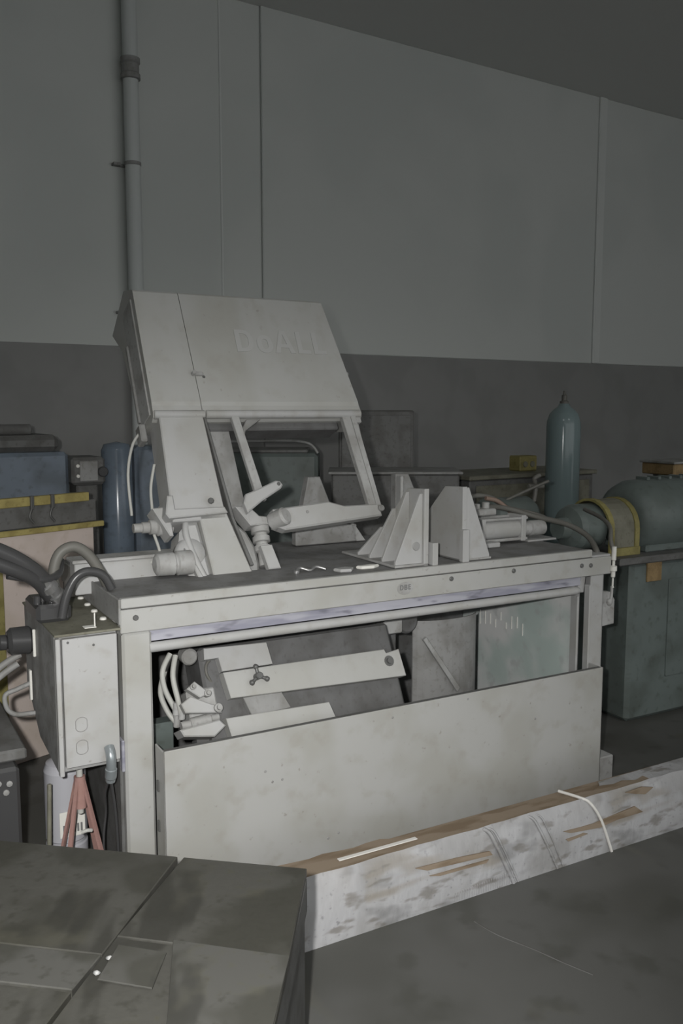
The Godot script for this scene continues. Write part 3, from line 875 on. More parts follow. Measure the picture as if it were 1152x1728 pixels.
func build_saw_vises():
	jaw(0.035, false, 1.139, true)
	jaw(0.035, true, 1.290, true)
	# rear pair beyond the column's slot
	var r := MB.new()
	r.extr(pv([0.93, 0.98, 0.99, 1.26, 1.045, 1.26, 1.13, 1.06, 1.24, 0.98]), -0.745, -0.70, 0.004)
	var rj := part("vise_jaw", r, M.grey, saw, "dull grey rear vise jaw")
	for k in 4:
		var t := MB.new()
		t.tube([S(0.96 + 0.06 * k, 1.0, 0.698), S(0.99 + 0.06 * k, 1.03, 0.69), S(1.02 + 0.06 * k, 1.05, 0.698)], 0.006, 8)
		part("rib", t, M.paint_dull, rj)
	part("front_plate", sbox(0.91, 1.20, 0.98, 1.055, 0.66, 0.70, 0.004), M.grey, rj)
	r = MB.new()
	r.extr(pv([1.20, 0.98, 1.17, 1.06, 1.185, 1.06, 1.245, 0.98]), -0.69, -0.66, 0.002)
	part("gusset", r, M.paint_dull, rj)
	r = MB.new()
	r.extr(pv([1.423, 0.98, 1.423, 1.258, 1.49, 1.255, 1.55, 1.13, 1.55, 0.98]), -0.745, -0.70, 0.004)
	rj = part("vise_jaw", r, M.grey, saw)
	part("gusset", sbox(1.423, 1.438, 0.98, 1.25, 0.66, 0.70, 0.003), M.paint, rj)
	# hydraulic cylinder that closes the far jaw
	var c := MB.new()
	c.cyl(S(1.60, 1.038, 0.34), S(1.80, 1.038, 0.34), 0.045, 0.002, 24)
	var cy := part("vise_cylinder", c, M.paint, saw, "pale hydraulic cylinder with square end plates")
	part("end_plate", sbox(1.585, 1.605, 0.985, 1.09, 0.29, 0.39, 0.003), M.paint, cy)
	part("end_plate", sbox(1.795, 1.82, 0.985, 1.096, 0.29, 0.39, 0.003), M.paint, cy)
	for e in [[0.995, 0.30], [1.083, 0.30], [0.995, 0.38], [1.083, 0.38]]:
		c = MB.new()
		c.cyl(S(1.59, e[0], e[1]), S(1.83, e[0], e[1]), 0.007, 0.001, 8)
		part("tie_rod", c, M.paint_dull, cy)
	c = MB.new()
	c.lathe(S(1.82, 1.03, 0.34), S(2.1, 1.03, 0.34), [[0.0, 0.0], [0.03, 0.0], [0.03, 0.05], [0.024, 0.055], [0.033, 0.06], [0.033, 0.13], [0.0, 0.135]], 18)
	part("rod_end", c, M.paint_dull, cy)
	part("cylinder_foot", sbox(1.56, 1.64, 0.978, 0.998, 0.24, 0.32, 0.003), M.paint, cy)
	part("cylinder_foot", sbox(1.84, 2.0, 0.976, 0.984, 0.30, 0.42, 0.002), M.paint, saw)
	var vb := MB.new()
	vb.box(S(1.60, 1.096, 0.42), S(1.70, 1.125, 0.34), 0.006)
	vb.cyl(S(1.62, 1.12, 0.38), S(1.62, 1.145, 0.38), 0.016, 0.003, 12)
	vb.cyl(S(1.67, 1.12, 0.38), S(1.67, 1.15, 0.38), 0.016, 0.003, 12)
	part("port_block", vb, M.paint_dull, cy)

func build_saw_hoses():
	var hs := [
		["hydraulic_hose", 0.011, M.hose, [S(1.66, 1.155, 0.5), S(1.72, 1.165, 0.5), S(1.80, 1.15, 0.5), S(1.88, 1.105, 0.5), S(2.0, 1.075, 0.48), S(2.08, 1.05, 0.47)]],
		["hydraulic_hose", 0.012, M.hose, [S(1.66, 1.125, 0.38), S(1.76, 1.12, 0.42), S(1.86, 1.10, 0.42), S(1.93, 1.075, 0.36), S(2.00, 1.05, 0.24), S(2.03, 1.01, 0.15), S(2.005, 0.965, 0.07), S(2.0, 0.945, 0.06)]],
		["hydraulic_hose", 0.010, M.rust, [S(1.74, 1.155, 0.47), S(1.80, 1.14, 0.46), S(1.86, 1.09, 0.44)]],
		["hydraulic_hose", 0.009, M.hose, [S(2.16, 1.10, 0.30), S(2.12, 1.08, 0.16), S(2.07, 1.055, 0.06), S(2.035, 1.01, 0.02), S(2.03, 0.97, 0.0)]],
	]
	for h in hs:
		var b := MB.new()
		b.tube(h[3], h[1], 10)
		part(h[0], b, h[2], saw)
	# end fitting hanging at the far corner
	var f := MB.new()
	f.lathe(S(2.028, 0.985, -0.008), S(2.026, 0.5, -0.004), [[0.0, 0.0], [0.010, 0.0], [0.010, 0.055], [0.006, 0.058], [0.006, 0.078], [0.015, 0.08], [0.015, 0.10], [0.009, 0.103], [0.009, 0.125], [0.004, 0.13], [0.004, 0.165], [0.007, 0.17]], 12)
	part("hose_fitting", f, M.bright, saw)
	f = MB.new()
	f.tube([S(2.026, 0.82, -0.004), S(2.018, 0.79, -0.012), S(2.010, 0.765, -0.016)], 0.006, 8)
	f.lathe(S(2.006, 0.772, -0.012), S(2.006, 0.70, -0.012), [[0.0, 0.0], [0.011, 0.004], [0.012, 0.018], [0.006, 0.03], [0.0, 0.032]], 12, true)
	part("lifting_hook", f, M.paint_dull, saw)
	# black hoses and their fittings over the control box
	var left := [
		[0.026, [S(-0.55, 1.195, 0.10), S(-0.42, 1.175, 0.10), S(-0.30, 1.12, 0.12), S(-0.215, 1.055, 0.15), S(-0.165, 0.99, 0.2)], M.rubber],
		[0.020, [S(-0.55, 1.145, 0.06), S(-0.42, 1.135, 0.08), S(-0.30, 1.085, 0.1), S(-0.22, 1.035, 0.14), S(-0.17, 0.97, 0.2)], M.rubber],
		[0.017, [S(-0.14, 0.95, 0.22), S(-0.15, 1.03, 0.22), S(-0.13, 1.095, 0.22), S(-0.085, 1.115, 0.22), S(-0.04, 1.085, 0.22), S(0.0, 1.02, 0.22), S(0.03, 0.96, 0.24)], M.hose],
		[0.014, [S(-0.145, 0.91, 0.14), S(-0.13, 0.975, 0.14), S(-0.10, 1.03, 0.14), S(-0.06, 1.047, 0.14), S(-0.015, 1.03, 0.14), S(0.01, 0.985, 0.14)], M.rubber],
		[0.012, [S(-0.30, 1.06, 0.12), S(-0.20, 1.035, 0.14), S(-0.14, 1.035, 0.2), S(-0.11, 1.06, 0.3)], M.rubber],
	]
	for h in left:
		var b := MB.new()
		b.tube(h[1], h[0], 12)
		part("hydraulic_hose", b, h[2], saw, "thick black hydraulic hose")
	var fit := MB.new()
	fit.lathe(S(-0.195, 1.03, 0.16), S(-0.12, 0.94, 0.2), [[0.0, 0.0], [0.022, 0.0], [0.022, 0.02], [0.028, 0.022], [0.028, 0.045], [0.020, 0.048], [0.020, 0.07], [0.026, 0.072], [0.026, 0.10], [0.0, 0.10]], 12)
	part("hose_coupling", fit, M.steel, saw, "grey ribbed hose coupling")
	fit = MB.new()
	fit.box(S(-0.215, 0.893, 0.36), S(-0.11, 0.95, 0.16), 0.012)
	for k in 5:
		fit.cyl(S(-0.205 + 0.022 * k, 0.945, 0.2 + 0.03 * (k % 2)), S(-0.205 + 0.022 * k, 0.975, 0.2 + 0.03 * (k % 2)), 0.011, 0.003, 10)
	part("valve_manifold", fit, M.rubber, saw, "black manifold crowded with fittings")
	fit = MB.new()
	fit.box(S(-0.10, 0.892, 0.07), S(-0.065, 0.895, 0.04), 0.001)
	fit.box(S(-0.069, 0.892, 0.055), S(-0.065, 0.935, 0.05), 0.001)
	part("small_bracket", fit, M.bright, saw)
	# round motor and clamp handle on the near end of the box
	fit = MB.new()
	fit.cyl(S(-0.195, 0.80, 0.36), S(-0.275, 0.80, 0.36), 0.045, 0.012, 20)
	fit.cyl(S(-0.275, 0.80, 0.36), S(-0.30, 0.80, 0.36), 0.025, 0.004, 16)
	part("pump_motor", fit, M.rubber, saw)
	fit = MB.new()
	fit.box(S(-0.205, 0.755, 0.31), S(-0.196, 0.845, 0.30), 0.002)
	part("motor_strap", fit, M.bright, saw)
	for e in [0.0, 0.03]:
		fit = MB.new()
		fit.tube([S(-0.235 - e * 0.3, 0.755 - e, 0.36), S(-0.30, 0.72 - e, 0.36), S(-0.42, 0.62 - e, 0.38)], 0.011, 10)
		part("oil_pipe", fit, M.grey, saw)
	fit = MB.new()
	fit.tube([S(-0.197, 0.552, 0.36), S(-0.255, 0.556, 0.36), S(-0.283, 0.58, 0.36), S(-0.287, 0.625, 0.36), S(-0.25, 0.64, 0.36), S(-0.205, 0.655, 0.36)], 0.008, 10)
	part("bent_pipe", fit, M.grey, saw)
	fit = MB.new()
	fit.box(S(-0.212, 0.60, 0.365), S(-0.204, 0.70, 0.345), 0.002)
	part("motor_strap", fit, M.bright, saw)

# ---------------------------------------------------------------- long carton on the floor
func build_carton():
	var c := thing("long_carton", "long narrow white paper-wrapped carton with torn brown edges, lying on the floor along the saw", "carton", MT, Vector3(1.3, 0, 0.43))
	var seg := MB.new()
	# wrapped face with slight creases: rows of faces along the length
	var prof := [[-0.473, 0.0], [-0.476, 0.08], [-0.470, 0.15], [-0.462, 0.195], [-0.450, 0.212]]
	var rng := RandomNumberGenerator.new()
	rng.seed = 11
	var n := 48
	var off: Array = []
	for i in n + 1:
		var row: Array = []
		for k in prof.size():
			row.append(Vector2(rng.randf_range(-0.0025, 0.0025), rng.randf_range(-0.0025, 0.0025)) * (0.0 if k == 0 else 1.0))
		off.append(row)
	for i in n:
		for k in prof.size() - 1:
			var q: Array[Vector3] = []
			for e in [[i, k], [i + 1, k], [i + 1, k + 1], [i, k + 1]]:
				var d: Vector2 = off[e[0]][e[1]]
				q.append(S(0.10 + 2.7 * e[0] / n, prof[e[1]][1] + d.y, prof[e[1]][0] + d.x))
			seg.smooth()
			seg.quad(q[0], q[1], q[2], q[3], Vector3(0, 0.2, 1))
	seg.flat()
	seg.quad(S(0.10, 0.0, -0.473), S(0.10, 0.205, -0.452), S(0.10, 0.18, -0.33), S(0.10, 0.0, -0.33), Vector3(-1, 0, 0))
	seg.quad(S(2.80, 0.0, -0.473), S(2.80, 0.205, -0.452), S(2.80, 0.18, -0.33), S(2.80, 0.0, -0.33), Vector3(1, 0, 0))
	part("paper_face", seg, M.paper, c, "creased white paper wrapping, smudged and stained")
	var top := MB.new()
	top.box(S(0.11, 0.002, -0.34), S(2.79, 0.196, -0.455), 0.004)
	part("carton_body", top, M.kraft, c, "bare brown cardboard")
	# lid flap lying skewed along the top, ragged along its back edge
	var fl := MB.new(MT.affine_inverse() * MT)
	var pts := PackedVector2Array()
	for i in 31:
		pts.append(Vector2(0.30 + 1.5 * i / 30.0, -0.452))
	for i in range(30, -1, -1):
		pts.append(Vector2(0.30 + 1.5 * i / 30.0, -0.335 - 0.075 * (i / 30.0) + rng.randf_range(-0.012, 0.012)))
	var up := Transform3D(Basis(Vector3(1, 0, 0), Vector3(0, 0, -1), Vector3(0, 1, 0)), Vector3(0, 0.198, 0))
	fl.extr(pts, 0.0, 0.006, 0.0, up)
	var far := MB.new()
	far.extr(pv([1.55, 0.452, 2.8, 0.452, 2.8, 0.345, 1.62, 0.36]), 0.0, 0.004, 0.001, Transform3D(Basis(Vector3(1, 0, 0), Vector3(0, 0, 1), Vector3(0, -1, 0)), Vector3(0, 0.203, 0)))
	part("paper_top", far, M.paper, c)
	part("lid_flap", fl, M.kraft, c, "ragged brown cardboard flap")
	var ln := MB.new()
	ln.box(S(0.52, 0.207, -0.395), S(0.80, 0.210, -0.41), 0.001)
	part("tape_strip", ln, M.cord, c)
	# torn places where the brown board shows
	for p in [[1.348, 0.128, 1.484, 0.124, 1.60, 0.135, 1.684, 0.142, 1.725, 0.112, 1.60, 0.112, 1.513, 0.103, 1.38, 0.116], [0.748, 0.156, 0.90, 0.150, 1.033, 0.139, 1.045, 0.124, 0.90, 0.132, 0.792, 0.138], [1.64, 0.200, 1.72, 0.204, 1.78, 0.190, 1.74, 0.172, 1.69, 0.184], [1.36, 0.098, 1.44, 0.102, 1.46, 0.094, 1.37, 0.088], [0.80, 0.118, 1.03, 0.112, 1.02, 0.103, 0.84, 0.108]]:
		var t := MB.new()
		t.extr(pv(p), 0.4675 if p[1] > 0.16 else 0.473, 0.4715 if p[1] > 0.16 else 0.4775, 0.0)
		part("torn_patch", t, M.kraft, c, "torn brown patch")
	# ribbed overlap and banding
	for s in [[1.043, 1.136, 0.007, "band"], [1.062, 1.155, 0.004, "band"], [1.229, 1.326, 0.005, "band"], [1.262, 1.352, 0.003, "band"]]:
		var t := MB.new()
		t.tube([S(s[0] - 0.02, 0.205, -0.453), S(s[0], 0.188, -0.468), S((s[0] + s[1]) / 2, 0.095, -0.4775), S(s[1], 0.004, -0.4755)], s[2], 6)
		part("band", t, M.paper, c)
	var cd := MB.new()
	cd.tube([S(1.43, 0.208, -0.36), S(1.45, 0.212, -0.44), S(1.475, 0.197, -0.466), S(1.52, 0.13, -0.476), S(1.575, 0.002, -0.478)], 0.0055, 8)
	part("cord", cd, M.cord, c, "white cord tied round the carton")
	var rb := MB.new()
	for k in 26:
		var u := 0.90 + 0.0095 * k
		rb.box(S(u, 0.004, -0.4735), S(u + 0.0035, 0.034 + 0.0006 * k, -0.477), 0.001)
	var ro := part("ribbing", rb, M.paper, c, "fine ribbed crimps along the lower edge")
	ro.set_meta("kind", "stuff")

# ---------------------------------------------------------------- crate in front
func flat_poly(a: Array, y0: float, y1: float, b := 0.002) -> MB:
	var m := MB.new()
	var p := PackedVector2Array()
	for i in range(0, a.size(), 2):
		p.append(Vector2(a[i], -a[i + 1]))
	m.extr(p, y0, y1, b, Transform3D(Basis(Vector3(1, 0, 0), Vector3(0, 0, -1), Vector3(0, 1, 0)), Vector3.ZERO))
	return m

func build_crate():
	var c := thing("wooden_crate", "dark oil-stained wooden crate nearest the camera, its boards parted by a black gap", "crate", ID, Vector3(-0.6, 0, -1.6))
	part("crate_side", flat_poly([-1.45, -2.165, -0.085, -1.930, -0.155, -0.95, -1.45, -0.95], 0.0, 0.478, 0.003), M.crate_dark, c)
	# boards left and right of the gap
	part("board", flat_poly([-1.45, -2.177, -0.386, -1.9895, -0.463, -1.612, -1.45, -1.785], 0.479, 0.5), M.board, c)
	part("board", flat_poly([-1.45, -1.781, -0.464, -1.608, -0.489, -1.505, -1.45, -1.665], 0.479, 0.501), M.board_pale, c)
	part("board", flat_poly([-1.45, -1.661, -0.490, -1.501, -0.60, -0.96, -1.45, -0.96], 0.479, 0.499), M.board, c)
	part("board", flat_poly([-0.371, -1.9865, -0.080, -1.935, -0.101, -1.602, -0.449, -1.672], 0.479, 0.5), M.board, c)
	part("board", flat_poly([-0.450, -1.668, -0.101, -1.598, -0.150, -0.96, -0.585, -0.96], 0.479, 0.499), M.board, c)
	part("edge_strip", flat_poly([-0.083, -1.93, -0.079, -1.929, -0.147, -0.96, -0.151, -0.96], 0.40, 0.4785, 0.001), M.crate_dark, c)
	var s := flat_poly([-0.333, -1.652, -0.100, -1.600, -0.116, -1.415, -0.145, -1.05, -0.28, -1.05, -0.30, -1.42], 0.5012, 0.5045, 0.001)
	single("steel_sheet", s, M.board_pale, ID, Vector3.ZERO, "large greyish flat sheet on the crate top, at its open corner", "sheet")
	s = flat_poly([-0.437, -1.635, -0.338, -1.610, -0.343, -1.503, -0.449, -1.528], 0.5015, 0.5055, 0.001)
	single("steel_sheet", s, M.board_pale, ID, Vector3.ZERO, "small square sheet on the crate top beside the black gap", "sheet")
	for e in [[-0.443, -1.597, 0.009, "crumpled white paper scrap on the crate, farther along the gap"], [-0.456, -1.552, 0.008, "crumpled white paper scrap on the crate, nearer along the gap"]]:
		var m := MB.new()
		var rng := RandomNumberGenerator.new()
		rng.seed = int(e[2] * 1000)
		var ring: Array = []
		for k in 8:
			var a := TAU * k / 8
			ring.append(Vector3(cos(a) * e[2] * rng.randf_range(0.8, 1.3), rng.randf_range(0.0, 0.004), sin(a) * e[2] * rng.randf_range(0.7, 1.2)))
		for k in 8:
			m.tri(Vector3(0, 0.007, 0), ring[k], ring[(k + 1) % 8], Vector3.UP)
			m.tri(Vector3(0, 0.0005, 0), ring[k], ring[(k + 1) % 8], Vector3.DOWN)
		single("paper_scrap", m, M.paint_dull, ID, Vector3(e[0], 0.5, e[1]), e[3], "paper scrap")

# ---------------------------------------------------------------- machines behind
func vbox(called: String, p: Array, mat_: Material, parent: Node, b := 0.01) -> MeshInstance3D:
	var m := MB.new()
	m.box(Vector3(p[0], p[1], p[2]), Vector3(p[3], p[4], p[5]), b)
	return part(called, m, mat_, parent)

func build_behind():
	# gas cylinder
	var g := thing("gas_cylinder", "tall blue-green gas cylinder standing by the dark wall beyond the saw table", "gas cylinder", ID, Vector3(1.50, 0, -6.05))
	var b := MB.new()
	b.lathe(Vector3(1.50, 0, -6.05), Vector3(1.50, 2, -6.05), [[0.0, 0.0], [0.108, 0.0], [0.114, 0.02], [0.114, 1.42], [0.110, 1.46], [0.095, 1.505], [0.070, 1.535], [0.042, 1.555], [0.034, 1.575], [0.0, 1.575]], 40, true)
	part("cylinder_shell", b, M.gas, g)
	b = MB.new()
	b.lathe(Vector3(1.50, 1.56, -6.05), Vector3(1.50, 2, -6.05), [[0.0, 0.0], [0.030, 0.0], [0.030, 0.03], [0.018, 0.035], [0.018, 0.07], [0.010, 0.075], [0.008, 0.10], [0.0, 0.10]], 14)
	part("valve", b, M.hose, g)
	# green motor and its stand, far end of the saw
	var gm := thing("green_machine", "dark green machine with a round motor and yellow-rimmed guard, past the saw's far end", "machine", MT, Vector3(3.0, 0, -0.5))
	b = MB.new()
	b.lathe(S(2.70, 1.0, 0.60), S(3.9, 1.0, 0.60), [[0.0, 0.0], [0.12, 0.0], [0.165, 0.02], [0.185, 0.07], [0.188, 0.25], [0.188, 0.72], [0.17, 0.80], [0.0, 0.84]], 36, true)
	part("motor", b, M.green, gm)
	b = MB.new()
	b.lathe(S(2.28, 0.97, 0.60), S(3.0, 0.97, 0.60), [[0.0, 0.0], [0.05, 0.0], [0.055, 0.05], [0.10, 0.07], [0.112, 0.10], [0.112, 0.22], [0.0, 0.22]], 28)
	part("gear_housing", b, M.green, gm)
	b = MB.new()
	for k in 5:
		b.box(S(2.84 + 0.08 * k, 1.182, 0.64), S(2.86 + 0.08 * k, 1.20, 0.56), 0.003)
	part("motor_fins", b, M.green, gm)
	# hooped sheet guard over the coupling, its rims painted yellow
	var hoop: Array = [Vector2(-0.142, 0.835)]
	for k in 13:
		var a := PI - PI * k / 12.0
		hoop.append(Vector2(cos(a) * 0.142, 0.96 + sin(a) * 0.14))
	hoop.append(Vector2(0.142, 0.835))
	var across := Transform3D(Basis(Vector3(0, 0, -1), Vector3(0, 1, 0), Vector3(1, 0, 0)), S(0, 0, 0.60))
	for e in [[2.49, 2.67, 0.0, "belt_guard"], [2.482, 2.512, 0.006, "rim"], [2.65, 2.68, 0.006, "rim"]]:
		var ring := PackedVector2Array()
		for q in hoop:
			ring.append(Vector2(q.x, q.y) + (Vector2(q.x, maxf(q.y - 0.96, 0.0)).normalized() * float(e[2])))
		for k in range(hoop.size() - 1, -1, -1):
			ring.append(hoop[k] - Vector2(hoop[k].x, maxf(hoop[k].y - 0.96, 0.0)).normalized() * 0.006)
		b = MB.new()
		b.extr(ring, e[0], e[1], 0.0, across)
		if e[3] == "rim":
			part("guard_rim", b, M.yellow_dull, gm, "yellow painted rim of the guard")
		else:
			part("coupling_guard", b, M.olive, gm, "dull olive hooped guard")
	vbox("guard_foot", [2.49, 0.835, -0.458, 2.68, 0.875, -0.444], M.yellow_dull, gm, 0.002)
	vbox("machine_body", [2.60, 0.0, -0.90, 3.9, 0.80, -0.42], M.green, gm, 0.02)
	vbox("machine_bed", [2.48, 0.80, -0.92, 3.9, 0.835, -0.38], M.dark, gm, 0.006)
	vbox("motor_foot", [2.74, 0.835, -0.74, 3.4, 0.87, -0.46], M.green, gm, 0.006)
	vbox("warning_plate", [2.70, 0.70, -0.424, 2.80, 0.805, -0.412], M.orange, gm, 0.001)
	vbox("inspection_door", [2.86, 0.2, -0.424, 3.4, 0.70, -0.412], M.green, gm, 0.003)
	# blower behind the motor: dark greenish shapes by the cylinder
	b = MB.new()
	b.lathe(S(2.12, 0.98, 0.98), S(2.8, 0.98, 0.95), [[0.0, 0.0], [0.09, 0.0], [0.11, 0.03], [0.11, 0.28], [0.08, 0.32], [0.0, 0.33]], 24, true)
	var pump := thing("pump_set", "low dark green pump between the saw table and the gas cylinder", "pump", MT, Vector3(2.5, 0, -0.95))
	part("pump_case", b, M.green, pump)
	b = MB.new()
	b.box(S(2.2, 0.0, 1.10), S(2.44, 0.86, 0.84), 0.01)
	part("pump_stand", b, M.dark, pump)
	b = MB.new()
	b.tube([S(2.44, 1.06, 0.95), S(2.45, 1.14, 0.95), S(2.43, 1.18, 0.94), S(2.46, 1.20, 0.93)], 0.012, 8)
	b.cyl(S(2.40, 1.14, 0.95), S(2.50, 1.14, 0.95), 0.014, 0.003, 10)
	part("pump_valve", b, M.hose, pump)
	b = MB.new()
	b.tube([S(2.20, 1.06, 0.95), S(2.35, 1.12, 0.92), S(2.49, 1.17, 0.9)], 0.008, 8)
	part("pipe", b, M.hose, pump)
	# orange-brown bin on a post by the frame's edge
	var ob := thing("parts_bin", "orange-brown open bin on a grey stand behind the green motor", "bin", MT, Vector3(3.6, 0, -1.05))
	b = MB.new()
	b.box(S(3.50, 1.155, 1.20), S(3.85, 1.222, 0.96), 0.006)
	part("bin_body", b, M.orange, ob)
	b = MB.new()
	b.box(S(3.49, 1.222, 1.21), S(3.86, 1.236, 0.95), 0.003)
	part("bin_rim", b, M.grey, ob)
	b = MB.new()
	b.box(S(3.55, 0.0, 1.16), S(3.80, 1.155, 1.0), 0.005)
	part("stand", b, M.dark, ob)
	# low olive cabinet with a yellow box, in front of the wall
	var lc := thing("low_cabinet", "low dull olive cabinet against the dark wall, under the yellow box", "cabinet", WT, Vector3(4.5, 0, 1.3))
	vbox("cabinet_body", [3.95, 0.0, 1.15, 5.15, 1.06, 1.65], M.dark, lc)
	vbox("cabinet_top", [3.93, 1.06, 1.13, 5.17, 1.09, 1.67], M.olive, lc, 0.005)
	vbox("drawer_front", [4.0, 0.72, 1.65, 5.1, 1.02, 1.662], M.olive, lc, 0.004)
	var yb := thing("junction_box", "small dull yellow box with two dark sockets on the olive cabinet", "box", WT, Vector3(4.62, 1.09, 1.45))
	vbox("box_body", [4.55, 1.09, 1.38, 4.72, 1.20, 1.50], M.yellow_dull, yb, 0.008)
	for e in [4.60, 4.67]:
		b = MB.new()
		b.cyl(Vector3(e, 1.14, 1.49), Vector3(e, 1.14, 1.508), 0.022, 0.003, 14)
		part("socket", b, M.olive, yb)
	# grey cabinets seen past the saw head
	var gc := thing("grey_cabinet", "tall dark grey cabinet against the wall, past the edge of the saw head", "cabinet", ID, Vector3(0.25, 0, -6.0))
	vbox("cabinet_body", [-0.02, 0.0, -6.3, 0.475, 1.53, -5.85], M.dark, gc)
	vbox("cabinet_door", [0.0, 0.1, -5.85, 0.455, 1.50, -5.838], M.dark, gc, 0.004)
	var gb := thing("grey_bench", "low dark grey bench with a thin pale edge, before the tall grey cabinet", "bench", ID, Vector3(0.3, 0, -5.6))
	vbox("bench_body", [-0.06, 0.0, -5.75, 0.71, 1.15, -5.35], M.dark, gb)
	vbox("bench_top", [-0.08, 1.15, -5.77, 0.73, 1.165, -5.33], M.grey, gb, 0.004)
	var dg := thing("green_cabinet", "dark green machine cabinet seen through the gap under the saw head", "cabinet", ID, Vector3(-0.5, 0, -5.4))
	vbox("cabinet_body", [-0.92, 0.0, -5.75, -0.14, 1.28, -5.25], M.green_dark, dg, 0.02)
	b = MB.new()
	b.tube([Vector3(-0.80, 1.28, -5.3), Vector3(-0.79, 1.335, -5.3), Vector3(-0.5, 1.35, -5.3), Vector3(-0.22, 1.345, -5.3), Vector3(-0.14, 1.28, -5.3)], 0.008, 8)
	part("grab_rail", b, M.grey, dg)
	vbox("cabinet_lid", [-0.9, 1.28, -5.7, -0.2, 1.30, -5.3], M.dark, dg, 0.006)
	# blue machine at the left
	var bm := thing("blue_machine", "long low dark blue machine body beyond the yellow-edged guard", "machine", WT, Vector3(0.9, 0, 1.0))
	vbox("machine_body", [-0.6, 0.0, 0.75, 1.36, 1.31, 1.35], M.blue, bm, 0.02)
	vbox("machine_top", [-0.6, 1.31, 0.8, 1.34, 1.40, 1.25], M.dark, bm, 0.03)
	b = MB.new()
	b.cyl(Vector3(-0.6, 1.43, 1.2), Vector3(1.2, 1.43, 1.2), 0.03, 0.004, 14)
	part("top_rail", b, M.dark, bm)
	var mo := thing("control_head", "grey control head with two small buttons, between blue machine and blue tank", "control box", WT, Vector3(1.43, 0, 1.3))
	vbox("head_body", [1.36, 1.13, 1.15, 1.545, 1.28, 1.40], M.dark, mo, 0.015)
	vbox("head_face", [1.40, 1.15, 1.40, 1.50, 1.26, 1.412], M.grey, mo, 0.004)
	for yy in [1.18, 1.235]:
		b = MB.new()
		b.cyl(Vector3(1.39, yy, 1.40), Vector3(1.39, yy, 1.415), 0.01, 0.002, 10)
		part("button", b, M.bright, mo)
	b = MB.new()
	b.cyl(Vector3(1.525, 1.20, 1.40), Vector3(1.525, 1.20, 1.425), 0.028, 0.004, 16)
	part("dial", b, M.rubber, mo)
	vbox("head_post", [1.40, 0.0, 1.2, 1.52, 1.13, 1.34], M.dark, mo, 0.01)
	var bt := thing("blue_tank", "upright glossy blue tank behind the leaning saw column", "tank", WT, Vector3(1.72, 0, 1.35))
	b = MB.new()
	b.lathe(Vector3(1.635, 0, 1.32), Vector3(1.635, 2, 1.32), [[0.0, 0.0], [0.075, 0.0], [0.085, 0.02], [0.085, 1.31], [0.07, 1.345], [0.0, 1.36]], 36, true)
	part("tank_shell", b, M.blue_deep, bt)
	b = MB.new()
	b.box(Vector3(1.73, 0.0, 1.1), Vector3(2.02, 1.33, 1.36), 0.02)
	part("tank_cabinet", b, M.blue, bt)
	# beige guard with yellow edges
	var yf := Transform3D(Basis(Vector3.UP, deg_to_rad(50)), Vector3(-1.44, 0, -3.70))
	var bg := thing("machine_guard", "beige sheet guard with yellow edges and a dark tray top, behind the control box hoses", "guard", yf, Vector3(0.2, 0, 0))
	vbox("guard_panel", [-0.3, 0.0, -0.03, 0.47, 1.02, 0.0], M.beige, bg, 0.004)
	vbox("lower_edge", [-0.3, 1.005, -0.01, 0.52, 1.03, 0.012], M.yellow, bg, 0.003)
	vbox("tray", [-0.3, 1.03, -0.04, 0.50, 1.13, -0.02], M.dark, bg, 0.003)
	vbox("upper_edge", [-0.3, 1.125, -0.05, 0.46, 1.165, -0.012], M.yellow, bg, 0.003)
	vbox("corner_post", [-0.03, 0.0, -0.02, 0.01, 0.90, 0.012], M.yellow_dull, bg, 0.003)
	for e in [0.16, 0.26]:
		b = MB.new()
		b.box(Vector3(e, 1.11, -0.02), Vector3(e + 0.015, 1.17, 0.0), 0.002)
		b.tube([Vector3(e + 0.007, 1.12, -0.005), Vector3(e - 0.01, 1.08, 0.0), Vector3(e + 0.01, 1.05, 0.0)], 0.005, 6)
		part("toggle_clip", b, M.bolt, bg)
	# black machine base at the frame's lower corner
	var kb := thing("black_base", "black greasy machine base on the floor beside the red jack stand", "machine base", MT, Vector3(-0.6, 0, -0.3))
	vbox("base_block", [-0.95, 0.0, -0.62, -0.30, 0.50, -0.05], M.rubber, kb, 0.01)
	vbox("base_ledge", [-0.95, 0.50, -0.62, -0.27, 0.535, -0.10], M.dark, kb, 0.006)
	for e in [[-0.36, 0.46], [-0.33, 0.455], [-0.42, 0.45], [-0.34, 0.43]]:
		b = MB.new()
		b.lathe(Vector3(e[0], e[1], -0.052), Vector3(e[0], e[1], 1), [[0.0, 0.0], [0.009, 0.0], [0.009, 0.006], [0.0, 0.009]], 8)
		part("bolt", b, M.grey, kb)

